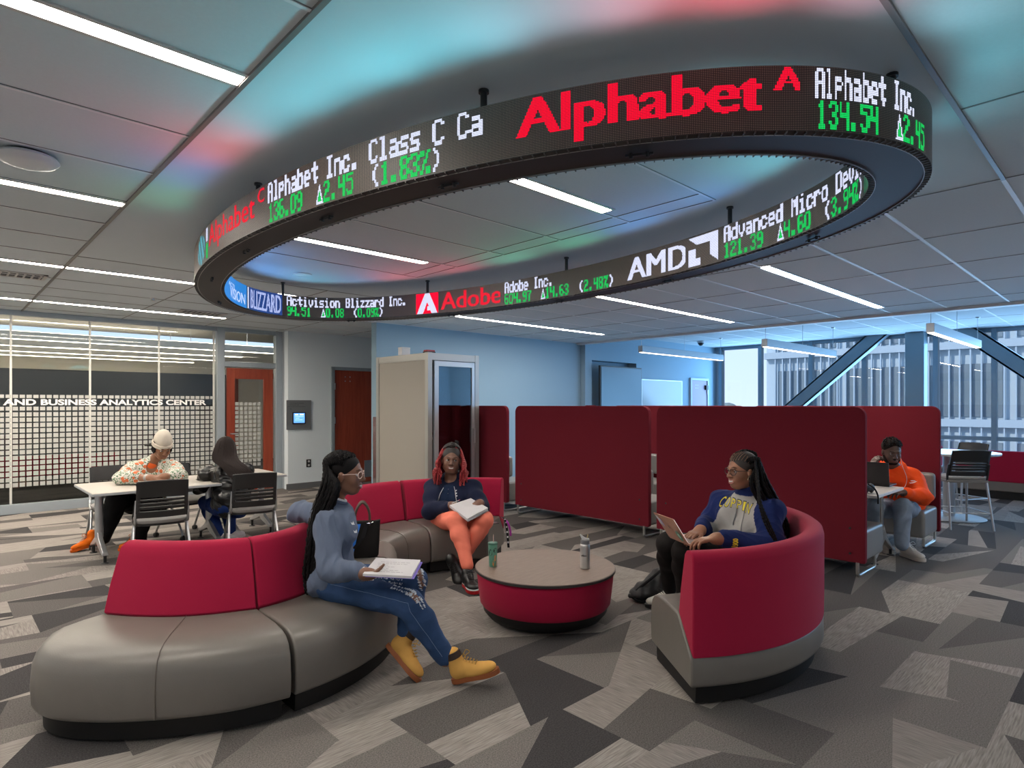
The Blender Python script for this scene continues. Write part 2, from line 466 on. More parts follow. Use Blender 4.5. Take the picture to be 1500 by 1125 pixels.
struct(w.build('trim_2', m_tee)); struct(g.build('trim_3', m_tee2))
# heavier dark reveal around the drywall panel
b = MB(); b.box(.895, .915, -4, 10.75, CZ - .012, CZ); b.box(.91, 4.42, .575, .595, CZ - .012, CZ)
struct(b.build('trim_4', mat('reveal_bronze', (.22, .20, .19), .4, .5)))
# grid of the window bay ceiling
g = MB()
for y in ays:
    if y > -2: g.box(9.97, XW, y - .012, y + .012, CZ2 - .004, CZ2)
for x in (11.1, 12.3, 13.5, 14.7): g.box(x - .008, x + .008, -4, 8.3, CZ2 - .004, CZ2)
struct(g.build('trim_5', m_tee))

# ---- walls
b = MB(); b.box(-3.1, -3, -4, 17, 0, 3.1); struct(b.build('wall_left', m_white))
b = MB(); b.box(-3, XW + .2, -4.1, -4, 0, 3.1); struct(b.build('wall_rear', m_white))
b = MB(); b.box(4.53, 5.34, 10.45, 10.6, 0, CZ); b.box(5.34, 6.3, 10.45, 10.6, 2.19, CZ); b.box(6.22, 10.2, 10.45, 10.6, 0, CZ)
struct(b.build('wall_back', m_white))
b = MB(); b.box(5.05, 10.02, 8.38, 8.53, 0, CZ); struct(b.build('wall_blue', m_blue))
b = MB(); zt = CZ2                                  # wall of the window bay, with a niche for the screen
b.box(10.0, 10.22, 8.26, 8.6, 0, zt); b.box(10.22, 11.85, 8.26, 8.6, 2.44, zt); b.box(10.22, 11.85, 8.26, 8.6, 0, 1.2); b.box(10.22, 11.85, 8.5, 8.6, 1.2, 2.44); b.box(11.85, XW + .2, 8.26, 8.6, 0, zt)
struct(b.build('wall_bay', m_blue))
b = MB(); b.box(4.5, 5.34, 10.437, 10.452, 0, .1); b.box(5.2, 10.0, 8.365, 8.382, 0, .1); struct(b.build('baseboard_back', m_base))
b = MB(); b.box(5.035, 5.05, 8.37, 8.46, .08, 1.3); b.box(5.05, 5.13, 8.365, 8.38, .08, 1.3); struct(b.build('trim_6', m_chrome))
struct(MB().box(-3.05, -3.0, -4, 10.75, 0, .1).build('baseboard_left', m_base))

# ---- windows
def win_bay():
    k = 1
    ys = [8.1, 7.01, 5.75, 4.58]
    ys2 = [3.2, 2.21, .9, -.4, -1.7, -3.0]
    fr = MB()
    for y in ys + ys2: fr.box(XW - .09, XW + .06, y - .045, y + .045, 0, CZ2)
    fr.box(XW - .07, XW + .05, -4, 8.26, .76, .84); fr.box(XW - .07, XW + .05, -4, 8.26, 2.96, CZ2); fr.box(XW - .07, XW + .05, -4, 8.26, 0, .08)
    struct(fr.build('window_1', m_steel, bevel=.006))
    gl = MB(); gl.box(XW - .004, XW + .004, -4, 8.26, .08, 3.0); g = gl.build('window_2', m_glass); struct(g)
    # column and diagonal braces behind the glass
    c = MB(); c.box(XW - .42, XW - .12, 3.33, 3.68, 0, CZ2); struct(c.build('trim_7', mat('painted_steel', (.20, .28, .33), .5, .2), bevel=.01))
    d = MB()
    def brace(y0, z0, y1, z1, w=.30):
        a = Vector((XW - .35, y0, z0)); e = Vector((XW - .35, y1, z1)); t = nrm(e - a); n = Vector((0, -t.z, t.y))
        q = [a + n * w / 2, a - n * w / 2, e - n * w / 2, e + n * w / 2]
        for off, hw in ((0, .02), (.2, .02)):
            d.rings([[p + Vector((off, 0, 0)) for p in q], [p + Vector((off + hw, 0, 0)) for p in q]])
        q2 = [a + n * .02, a - n * .02, e - n * .02, e + n * .02]
        for s in (-1, 1):
            d.rings([[p + n * s * w * .44 for p in q2], [p + n * s * w * .44 + Vector((.22, 0, 0)) for p in q2]])
    brace(8.0, -.25, 3.9, 3.35); brace(3.1, 3.4, -1.0, -.2)
    struct(d.build('trim_8', mat('painted_steel', (.2, .28, .33), .5), bevel=.004))
win_bay()

# ---- glazed meeting room wall on the left
GY = 10.75
def glazed_wall():
    fr = MB()
    fr.box(-3, 4.53, GY - .05, GY + .05, CZ - .07, CZ); fr.box(-3, 3.44, GY - .05, GY + .05, 0, .13); fr.box(3.44, 3.56, GY - .06, GY + .06, 0, CZ)
    fr.box(4.42, 4.53, GY - .06, GY + .06, 0, CZ); fr.box(3.56, 4.42, GY - .05, GY + .05, 2.13, 2.22)
    fr.box(4.53, 4.56, 10.6, GY + .06, 0, CZ)
    struct(fr.build('window_3', mat('frame_blue_grey', (.36, .41, .45), .4, .3), bevel=.004))
    gl = MB(); gl.box(-3, 3.44, GY - .005, GY + .005, .13, CZ - .07); gl.box(3.56, 4.42, GY - .005, GY + .005, 2.22, CZ - .07)
    struct(gl.build('window_4', glass('meeting_room_glass', (.95, .97, .95), 1.15)))
    j = MB()
    for x in (-2.8, -1.9, -1.0, -.11, .79, 1.69, 2.59, 3.40): j.box(x - .013, x + .013, GY - .009, GY + .009, .13, CZ - .07)
    struct(j.build('trim_9', mat('glass_joint', (.62, .62, .58), .4)))
    # frosted squares and the band of lettering
    f = MB(); n = 0; p = .0745; s = .057
    xs = [-1.5 + p * i for i in range(66)]
    for x in xs:
        for r in range(14):
            z = 1.405 - p * (r + 1)
            if x + s < 3.42: f.add([(x, GY - .011, z), (x + s, GY - .011, z), (x + s, GY - .011, z + s), (x, GY - .011, z + s)], [(0, 1, 2, 3)])
    struct(f.build('trim_10', m_frost))
    f = MB()
    for x in xs:
        for r in range(3):
            z = 1.63 - p * (r + 1)
            if x + s < 3.42 and r in (0, 2): 
                zz = 1.585 if r == 0 else 1.412
                hh = .045 if r == 0 else .052
                f.add([(x, GY - .011, zz), (x + s, GY - .011, zz), (x + s, GY - .011, zz + hh), (x, GY - .011, zz + hh)], [(0, 1, 2, 3)])
    struct(f.build('trim_11', m_frost))
    o = letters('wall_lettering', 'E AND BUSINESS ANALYTICS CENTER', (.6, GY - .014, 1.485), (1, 0, 0), (0, 0, 1), 2.68, .085, mat('white_vinyl', (.85, .85, .84), .5), None, .035)
    tag(o, 'white capital lettering across the frosted squares of the glass wall', 'lettering')
glazed_wall()

# meeting room behind the glass
b = MB(); b.box(-3, 8, 17, 17.1, 0, 3.1); struct(b.build('wall_meeting', m_beige))
b = MB(); b.box(-3, 8, GY + .06, 17, 3.2, 3.25); struct(b.build('ceiling', mat('meeting_ceiling', (.6, .58, .54), .8)))
b = MB(); b.box(-3, 8, GY + .02, 17, -.02, .0); struct(b.build('floor', mat('meeting_carpet', (.10, .095, .09), .95)))
b = MB(); b.box(7.9, 8, GY, 17, 0, 3.1); struct(b.build('wall_meeting_side', m_beige))
b = MB(); b.box(.8, 5.6, 16.4, 16.99, 0, 2.25); struct(b.build('wall_meeting_dark', m_darkwall))

# ---- doors
def glazed_door():
    x0, x1 = 3.60, 4.38
    d = MB(); y0, y1 = GY - .025, GY + .025
    d.box(x0, x0 + .13, y0, y1, .02, 2.11); d.box(x1 - .16, x1, y0, y1, .02, 2.11); d.box(x0 + .13, x1 - .16, y0, y1, 1.93, 2.11); d.box(x0 + .13, x1 - .16, y0, y1, .02, .26)
    o = d.build('door_1', m_redwood, bevel=.003); struct(o)
    MB().box(x0 + .13, x1 - .16, GY - .004, GY + .004, .26, 1.93).build('glass_pane', m_glass, o)
    f = MB(); p = .0745; s = .057
    for i in range(7):
        for r in range(15):
            x = x0 + .14 + p * i; z = 1.55 - p * (r + 1)
            if x + s < x1 - .16: f.add([(x, GY - .010, z), (x + s, GY - .010, z), (x + s, GY - .010, z + s), (x, GY - .010, z + s)], [(0, 1, 2, 3)])
    f.build('frosted_squares', m_frost, o)
    h = MB(); h.tube([(x0 + .06, GY - .03, 1.0), (x0 + .06, GY - .08, 1.0), (x0 + .17, GY - .08, 1.0)], .011); h.build('door_handle', m_alu, o, smooth=True)
glazed_door()
def wood_door(name, x0, x1, y, top, hinge_right, frame_m, wood_m):
    f = MB(); f.box(x0 - .06, x0, y - .03, y + .1, 0, top + .06); f.box(x1, x1 + .06, y - .03, y + .1, 0, top + .06); f.box(x0, x1, y - .03, y + .1, top, top + .06)
    o = MB().box(x0, x1, y - .005, y + .04, .01, top).build(name, wood_m, bevel=.002); struct(o)
    f.build('door_frame', frame_m, o, bevel=.003)
    hx = x1 if hinge_right else x0
    for z in (top - .3, 1.2, .25): MB().box(hx - .012, hx + .012, y - .035, y - .005, z - .06, z + .06).build('hinge', m_alu, o)
    MB().cyl((x0 + .22, y - .006, top - .12), (x0 + .22, y - .01, top - .12), .012).cyl((x0 + .32, y - .006, top - .12), (x0 + .32, y - .01, top - .12), .012).cyl((x0 + .22, y - .006, top - .2), (x0 + .22, y - .01, top - .2), .012).cyl((x0 + .32, y - .006, top - .2), (x0 + .32, y - .01, top - .2), .012).build('cover_screw', m_alu, o)
    return o
o = wood_door('door_2', 5.40, 6.22, 10.44, 2.13, False, mat('door_frame_grey', (.27, .31, .34), .45, .2), m_redwood)
MB().box(6.02, 6.2, 10.42, 10.432, .1, .42).build('kick_plate', m_alu, o)
o = wood_door('door_3', 14.25, 15.05, 8.24, 2.12, True, mat('door_frame_light', (.45, .52, .58), .45), mat('mauve_door', (.36, .27, .33), .5))
MB().box(14.93, 15.03, 8.18, 8.235, 1.88, 2.0).build('card_reader', m_blackp, o)

# ---- wall sign, outlet, whiteboard, screen
def wall_bits():
    y = 10.449
    t = thing('room_sign', 'grey square room sign with a small blue display between the two wooden doors', 'sign', (4.73, y, 1.05))
    m = mat('sign_grey', (.16, .17, .18), .45)
    MB().box(4.5, 4.95, y - .02, y, 1.05, 1.57).build('sign_plate', m, t, bevel=.004)
    MB().box(4.60, 4.84, y - .034, y - .02, 1.15, 1.36).build('display_bezel', m_blackp, t, bevel=.003)
    s = MB().box(4.62, 4.82, y - .036, y - .034, 1.17, 1.34).build('display', mat('blue_display', (.02, .06, .2), .3, emit=(.10, .28, .75), estr=1.1), t)
    MB().box(4.64, 4.70, y - .038, y - .036, 1.305, 1.325).box(4.73, 4.80, y - .038, y - .036, 1.305, 1.325).box(4.64, 4.80, y - .038, y - .036, 1.28, 1.284).box(4.65, 4.72, y - .038, y - .036, 1.25, 1.254).box(4.64, 4.78, y - .038, y - .036, 1.22, 1.224).build('display_text', mat('display_white', (.5, .6, .8), .3, emit=(.6, .75, 1), estr=1.), s)
    mt = mat('sign_text', (.02, .02, .02), .6)
    letters('sign_text', 'Technology & Analytics', (4.55, y - .022, 1.505), (1, 0, 0), (0, 0, 1), .26, .022, mt, t, 0)
    letters('sign_text', 'Computer Lab', (4.55, y - .022, 1.475), (1, 0, 0), (0, 0, 1), .17, .022, mt, t, 0)
    MB().box(4.52, 4.84, y - .022, y - .02, 1.452, 1.456).build('sign_line', mt, t)
    letters('sign_text', '402', (4.55, y - .022, 1.405), (1, 0, 0), (0, 0, 1), .04, .018, mt, t, 0)
    t = thing('wall_outlet', 'black electrical outlet low on the white wall left of the wooden door', 'outlet', (4.91, y, .44))
    MB().box(4.865, 4.955, y - .008, y, .37, .51).build('cover_plate', m_blackp, t, bevel=.004)
    for z in (.405, .475): MB().cyl((4.91, y - .009, z), (4.91, y - .012, z), .02).build('socket_face', mat('socket_grey', (.5, .5, .5), .5), t)
    t = thing('wall_screen', 'large switched-off flat screen in the niche of the blue wall', 'screen', (11.0, 8.3, 1.2))
    MB().box(10.33, 11.86, 8.12, 8.17, 1.25, 2.33).build('screen_body', m_blackp, t, bevel=.008)
    MB().box(10.36, 11.83, 8.112, 8.121, 1.28, 2.30).build('screen_glass', mat('screen_off', (.05, .13, .20), .3, spec=.5), t)
    MB().box(10.9, 11.2, 8.17, 8.3, 1.5, 2.0).build('wall_bracket', m_blackp, t)
    t = thing('whiteboard', 'white glass writing board on the blue wall right of the screen', 'whiteboard', (12.9, 8.25, .9))
    MB().box(12.04, 13.78, 8.225, 8.25, .95, 2.07).build('board', mat('white_board', (.45, .52, .56), .15), t, bevel=.003)
    MB().box(12.03, 13.79, 8.23, 8.26, .93, .95).box(12.03, 13.79, 8.23, 8.26, 2.07, 2.085).box(12.02, 12.04, 8.23, 8.26, .93, 2.085).box(13.78, 13.80, 8.23, 8.26, .93, 2.085).build('board_frame', m_alu, t)
wall_bits()

# ---- ceiling lights
m_led = mat('lit_diffuser', (.9, .9, .9), .5, emit=(1, .91, .80), estr=34)
m_fix = mat('fixture_trim', (.55, .52, .5), .4, .3)
m_led2 = mat('lit_diffuser_boosted', (.9, .9, .9), .5, emit=(1, .88, .74), estr=60)  # same diffuser with emission raised, to brighten the white wall behind the back row
def strip_light(x0, x1, y, lab):
    t = thing('linear_ceiling_light', lab, 'light', ((x0 + x1) / 2, y, CZ), group='linear lights set in the ceiling')
    w = .042
    f = MB(); f.box(x0, x1, y - w - .02, y - w, CZ - .008, CZ); f.box(x0, x1, y + w, y + w + .02, CZ - .008, CZ); f.box(x1, x1 + .012, y - w - .02, y + w + .02, CZ - .008, CZ)
    f.build('light_frame', m_fix, t)
    d = MB(); d.box(x0, x1, y - w, y + w, CZ - .005, CZ - .001); d.build('diffuser', m_led2 if y > 9 else m_led, t)
strip_light(-2.0, .89, 2.49, 'bright linear light at the top left of the ceiling, nearest of the left row')
strip_light(-2.0, .89, 4.56, 'linear ceiling light on the left beside the round white access point')
strip_light(-2.4, 3.25, 7.02, 'long linear ceiling light on the left running behind the ticker ring')
strip_light(-2.6, 3.18, 9.55, 'long linear ceiling light just in front of the glazed meeting room')
strip_light(2.03, 3.25, 2.50, 'linear ceiling light inside the ring, the nearer of the two there')
strip_light(2.03, 3.25, 4.55, 'linear ceiling light inside the ring, the farther of the two there')
strip_light(5.65, 9.12, 2.50, 'linear ceiling light right of the ring, nearest to the windows side')
strip_light(5.62, 9.08, 4.54, 'linear ceiling light right of the ring above the middle red panel')
strip_light(5.55, 8.95, 6.98, 'linear ceiling light near the phone booth and blue wall')
strip_light(-2, 1.5, -2.9, 'linear ceiling light behind the viewpoint by the left wall')
strip_light(4.6, 8.1, -1.6, 'linear ceiling light right of the viewpoint over open carpet')

def pendant(x0, y, L, z, lab):
    t = thing('pendant_light', lab, 'light', (x0 + L / 2, y, CZ2), group='suspended linear lights by the windows')
    MB().box(x0, x0 + L, y - .05, y + .05, z, z + .13).build('light_housing', mat('pendant_silver', (.30, .33, .36), .45, .5), t, bevel=.004)
    MB().box(x0 + .02, x0 + L - .02, y - .038, y + .038, z - .004, z).build('diffuser', mat('pendant_lens', (.8, .8, .8), .4, emit=(1, .8, .62), estr=4), t)
    for x in (x0 + .04, x0 + L * .5, x0 + L - .06): MB().cyl((x, y, z + .13), (x, y, CZ2), .004, n=6).lathe([(0, CZ2), (.04, CZ2 - .001), (.03, CZ2 - .02), (0, CZ2 - .02)], (x, y, 0), 12).build('suspension_wire', m_alu, t)
pendant(10.08, 2.14, 3.4, 2.50, 'silver suspended light by the windows, rightmost of three')
pendant(9.98, 4.43, 3.2, 2.45, 'silver suspended light by the windows, middle of three')
pendant(10.1, 6.95, 3.3, 2.52, 'silver suspended light before the whiteboard, leftmost of three')

# ---- small things on the ceiling
m_plw = mat('white_plastic', (.62, .63, .65), .35)
t = thing('wifi_access_point', 'round white wireless access point on the left ceiling', 'access point', (.33, 3.98, CZ))
MB().lathe([(0, CZ - .060), (.08, CZ - .058), (.118, CZ - .048), (.135, CZ - .030), (.125, CZ - .016), (0, CZ - .012)], (.36, 3.98, 0), 48).build('cover', m_plw, t, smooth=True)
MB().lathe([(0, CZ - .014), (.10, CZ - .014), (.10, CZ), (0, CZ)], (.36, 3.98, 0), 32).build('mounting_base', m_blackp, t, smooth=True)
def downlight(x, y, r, lab, m):
    t = thing('recessed_speaker', lab, 'speaker', (x, y, CZ))
    MB().lathe([(0, CZ - .006), (r * .85, CZ - .006), (r, CZ - .002), (r, CZ)], (x, y, 0), 32).build('grille', m, t, smooth=True)
    MB().lathe([(r, CZ - .003), (r + .012, CZ - .008), (r + .016, CZ), (r, CZ)], (x, y, 0), 32).build('rim', m_plw, t, smooth=True)
downlight(2.66, 5.80, .075, 'round white recessed speaker in the ceiling seen through the ring', mat('grille_light', (.75, .75, .72), .6))
t = thing('smoke_detector', 'dark round smoke detector on the ceiling before the windows', 'detector', (11.0, 2.95, CZ2))
MB().lathe([(0, CZ2 - .05), (.12, CZ2 - .05), (.16, CZ2 - .02), (.16, CZ2), (0, CZ2)], (11.0, 2.95, 0), 24).build('housing', mat('detector_grey', (.12, .13, .14), .5), t, smooth=True)
t = thing('security_camera', 'small dark dome camera under the ceiling by the blue wall', 'camera', (13.6, 7.6, CZ2))
MB().lathe([(0, CZ2 - .12), (.04, CZ2 - .11), (.07, CZ2 - .07), (.075, CZ2 - .05)], (13.6, 7.6, 0), 20).build('dome', m_blackp, t, smooth=True)
MB().lathe([(.0, CZ2 - .05), (.09, CZ2 - .05), (.09, CZ2), (0, CZ2)], (13.6, 7.6, 0), 20).build('camera_base', m_plw, t, smooth=True)
def sprinkler(x, y, lab):
    t = thing('ceiling_sprinkler', lab, 'sprinkler', (x, y, CZ), group='sprinkler heads')
    MB().cyl((x, y, CZ), (x, y, CZ - .03), .012, n=8).lathe([(0, CZ - .035), (.03, CZ - .034), (.03, CZ - .03), (0, CZ - .03)], (x, y, 0), 12).build('deflector', m_alu, t)
    MB().lathe([(0, CZ - .003), (.035, CZ - .003), (.035, CZ), (0, CZ)], (x, y, 0), 16).build('escutcheon', m_plw, t)
sprinkler(1.95, 8.35, 'sprinkler head on the ceiling left below the ring')
sprinkler(3.55, 8.75, 'sprinkler head on the ceiling before the white wall')
sprinkler(4.55, 8.05, 'sprinkler head on the ceiling nearest the phone booth')
def vent(x, y, lab, sx=.6, sy=.3):
    t = thing('air_vent', lab, 'vent', (x, y, CZ), group='ceiling air vents')
    f = MB(); f.box(x - sx / 2, x + sx / 2, y - sy / 2, y - sy / 2 + .03, CZ - .01, CZ); f.box(x - sx / 2, x + sx / 2, y + sy / 2 - .03, y + sy / 2, CZ - .01, CZ); f.box(x - sx / 2, x - sx / 2 + .03, y - sy / 2, y + sy / 2, CZ - .01, CZ); f.box(x + sx / 2 - .03, x + sx / 2, y - sy / 2, y + sy / 2, CZ - .01, CZ)
    f.build('vent_frame', m_fix, t)
    s = MB()
    for i in range(9): xx = x - sx / 2 + .05 + i * (sx - .1) / 8; s.box(xx - .008, xx + .008, y - sy / 2 + .03, y + sy / 2 - .03, CZ - .012, CZ - .002)
    s.build('slats', m_fix, t)
    MB().box(x - sx / 2, x + sx / 2, y - sy / 2, y + sy / 2, CZ - .002, CZ - .0005).build('dark_backing', m_blackp, t)
vent(.55, 7.75, 'slatted air vent in the left ceiling between two linear lights')
vent(2.75, 9.2, 'slatted air vent in the ceiling behind the ring, above the glass door')

# ---- meeting room contents
def meeting_pendant(y, z, x0, x1, lab):
    t = thing('ceiling_pendant_light', lab, 'light', ((x0 + x1) / 2, y, z), group='long lights in the meeting room')
    MB().box(x0, x1, y - .04, y + .04, z, z + .12).build('light_housing', mat('white_housing', (.85, .83, .78), .5), t)
    MB().box(x0, x1, y - .03, y + .03, z - .004, z).build('diffuser', mat('meeting_lens', (.8, .8, .8), .4, emit=(1, .87, .7), estr=10), t)
    MB().box(x0, x1, y - .03, y + .03, z + .12, z + .124).build('added_uplight', mat('meeting_uplight_fill', (.8, .8, .8), .4, emit=(1, .88, .74), estr=9), t)  # glowing top face added to brighten the dark meeting room ceiling
    for x in (x0 + .5, x1 - .5): MB().cyl((x, y, z + .12), (x, y, 3.2), .006, n=6).build('suspension_wire', m_plw, t)
for i, y in enumerate((12.0, 13.4, 14.8, 16.0)):
    meeting_pendant(y, 2.5, -2.5, 4.9 - .1 * i, ['long suspended light in the meeting room, nearest the glass', 'long suspended light in the meeting room, second from the glass', 'long suspended light in the meeting room, third from the glass', 'long suspended light in the meeting room, farthest from the glass'][i])
t = thing('meeting_room_doorway', 'red wooden framed opening seen through the meeting room glass', 'doorway', (6.6, 16.9, 0))
m = m_redwood
MB().box(5.75, 5.95, 16.85, 16.99, 0, 2.35).box(5.75, 7.9, 16.85, 16.99, 2.2, 2.35).build('door_surround', m, t)
MB().box(5.95, 7.85, 16.9, 16.99, 0, 2.2).build('light_panel', mat('cream_panel', (.62, .58, .5), .6), t)
t = thing('meeting_room_bench', 'dark red bench back low behind the frosted glass wall', 'bench', (.8, 11.8, 0))
MB().box(-2.5, 2.2, 11.5, 11.62, .42, .72).build('bench_back', mat('maroon_fabric_dark', (.23, .015, .03), .9), t, bevel=.02)
MB().box(-2.5, 2.2, 11.52, 12.2, .04, .42).build('bench_seat', mat('dark_vinyl', (.07, .065, .06), .5), t, bevel=.02)

t = thing('floor_cable', 'thin black cable lying on the carpet behind the left sofa', 'cable', P(425, 772, 7.3))
def _gz(px, py):
    D = CAM_H * FPX / (py - HY); q = P(px, py, D); q.z = .006; return q
MB().tube(spline([_gz(400, 768), _gz(412, 764), _gz(425, 766), _gz(436, 771), _gz(450, 782)], 30), .005, 6).build('cable_sheath', m_blackp, t, smooth=True)
MB().cyl(_gz(400, 768) - RT * .03, _gz(400, 768), .012, n=10).build('plug', m_blackp, t, smooth=True)
# ================================================================= THE TICKER RING
RX0, RY0, RA, RB, RWd = 2.69, 3.52, 1.335, 2.83, .22
RZ0, RZ1 = 2.422, 2.64
FONT57 = {
'A': "01110 10001 10001 11111 10001 10001 10001", 'B': "11110 10001 10001 11110 10001 10001 11110", 'C': "01110 10001 10000 10000 10000 10001 01110",
'D': "11110 10001 10001 10001 10001 10001 11110", 'I': "01110 00100 00100 00100 00100 00100 01110", 'M': "10001 11011 10101 10101 10001 10001 10001",
'a': "00000 00000 01110 00001 01111 10001 01111", 'b': "10000 10000 11110 10001 10001 10001 11110", 'c': "00000 00000 01110 10001 10000 10001 01110",
'd': "00001 00001 01111 10001 10001 10001 01111", 'e': "00000 00000 01110 10001 11111 10000 01110", 'h': "10000 10000 11110 10001 10001 10001 10001",
'i': "00100 00000 01100 00100 00100 00100 01110", 'l': "01100 00100 00100 00100 00100 00100 01110", 'n': "00000 00000 11110 10001 10001 10001 10001",
'o': "00000 00000 01110 10001 10001 10001 01110", 'p': "00000 00000 11110 10001 11110 10000 10000", 'r': "00000 00000 10110 11001 10000 10000 10000",
's': "00000 00000 01111 10000 01110 00001 11110", 't': "00100 00100 11111 00100 00100 00101 00010", 'u': "00000 00000 10001 10001 10001 10001 01111",
'v': "00000 00000 10001 10001 10001 01010 00100", 'z': "00000 00000 11111 00010 00100 01000 11111", '.': "00000 00000 00000 00000 00000 01100 01100",
'(': "00010 00100 01000 01000 01000 00100 00010", ')': "01000 00100 00010 00010 00010 00100 01000", '%': "11001 11010 00010 00100 01000 01011 10011",
'0': "01110 10001 10001 10001 10001 10001 01110", '1': "00100 01100 00100 00100 00100 00100 01110", '2': "01110 10001 00001 00110 01000 10000 11111",
'3': "01110 10001 00001 00110 00001 10001 01110", '4': "10001 10001 10001 11111 00001 00001 00001", '5': "11111 10000 11110 00001 00001 10001 01110",
'6': "01110 10000 10000 11110 10001 10001 01110", '7': "11111 00001 00010 00100 00100 00100 00100", '8': "01110 10001 10001 01110 10001 10001 01110", '9': "01110 10001 10001 01111 00001 00001 01110",
'^': "", ' ': ""}
def epos(phi, off):      # point of the ring's plan ellipse, moved outward by off; and outward normal
    c, s = math.cos(phi), math.sin(phi)
    n = Vector((RB * c, RA * s, 0)).normalized()
    return Vector((RX0 + (RA + off) * c, RY0 + (RB + off) * s, 0)), n
class Screen:
    def __init__(s, side):
        s.side = side; s.off = RWd / 2 * side
        s.rows = 36; s.pitch = (RZ1 - RZ0) / s.rows
        N = 7200; ph = np.linspace(-math.pi * 1.5, math.pi * 1.5, N); A, B = RA + s.off, RB + s.off
        d = np.hypot(A * np.sin(ph), B * np.cos(ph)); L = np.concatenate([[0], np.cumsum((d[1:] + d[:-1]) / 2 * (ph[1] - ph[0]))])
        s.ph, s.L = ph, L
    def arc(s, deg): return float(np.interp(math.radians(deg), s.ph, s.L))
    def phi(s, a): return np.interp(a, s.L, s.ph)
    def dots(s, name, cells, m, parent, fill=.40):
        """cells: set of (column position along the arc in metres, row index from the bottom)"""
        b = MB(); A, B = RA + s.off, RB + s.off; e = .0015 * s.side; h = s.pitch
        for a, r in cells:
            p0, p1 = s.phi(a - h * fill), s.phi(a + h * fill); z = RZ0 + (r + .5) * h
            q = [(RX0 + (A + e) * math.cos(p), RY0 + (B + e) * math.sin(p)) for p in (p0, p1)]
            b.add([(q[0][0], q[0][1], z - h * fill), (q[1][0], q[1][1], z - h * fill), (q[1][0], q[1][1], z + h * fill), (q[0][0], q[0][1], z + h * fill)], [(0, 1, 2, 3)])
        return b.build(name, m, parent)
SCR = {1: Screen(1), -1: Screen(-1)}
m_scr = bpy.data.materials.new('led_panel'); m_scr.use_nodes = True
def _scr():
    nt = m_scr.node_tree; b = nt.nodes['Principled BSDF']; L = nt.links.new
    uv = nt.nodes.new('ShaderNodeUVMap'); sp = nt.nodes.new('ShaderNodeSeparateXYZ'); L(uv.outputs[0], sp.inputs[0])
    def tri(o):
        f = nt.nodes.new('ShaderNodeMath'); f.operation = 'FRACT'; L(o, f.inputs[0])
        a = nt.nodes.new('ShaderNodeMath'); a.operation = 'SUBTRACT'; a.inputs[1].default_value = .5; L(f.outputs[0], a.inputs[0])
        c = nt.nodes.new('ShaderNodeMath'); c.operation = 'ABSOLUTE'; L(a.outputs[0], c.inputs[0]); return c.outputs[0]
    mx = nt.nodes.new('ShaderNodeMath'); mx.operation = 'MAXIMUM'; L(tri(sp.outputs[0]), mx.inputs[0]); L(tri(sp.outputs[1]), mx.inputs[1])
    lt = nt.nodes.new('ShaderNodeMath'); lt.operation = 'LESS_THAN'; lt.inputs[1].default_value = .26; L(mx.outputs[0], lt.inputs[0])
    c = nt.nodes.new('ShaderNodeMix'); c.data_type = 'RGBA'; c.inputs[6].default_value = (.011, .009, .008, 1); c.inputs[7].default_value = (.26, .19, .15, 1)
    L(lt.outputs[0], c.inputs[0]); L(c.outputs[2], b.inputs['Base Color']); b.inputs['Roughness'].default_value = .5
_scr()
LR = mat('led_red', (.05, .0, .0), .9, emit=(1, .006, .035), estr=.66, spec=0)
LW = mat('led_white', (.1, .1, .1), .5, emit=(.72, .76, 1.0), estr=.74, spec=0)
LG = mat('led_green', (0, .05, 0), .9, emit=(.01, .70, .13), estr=.6, spec=0)
LB = mat('led_blue', (0, 0, .1), .5, emit=(.02, .22, .62), estr=.55)
LT = mat('led_teal', (0, .1, .1), .5, emit=(.05, .45, .6), estr=.5)
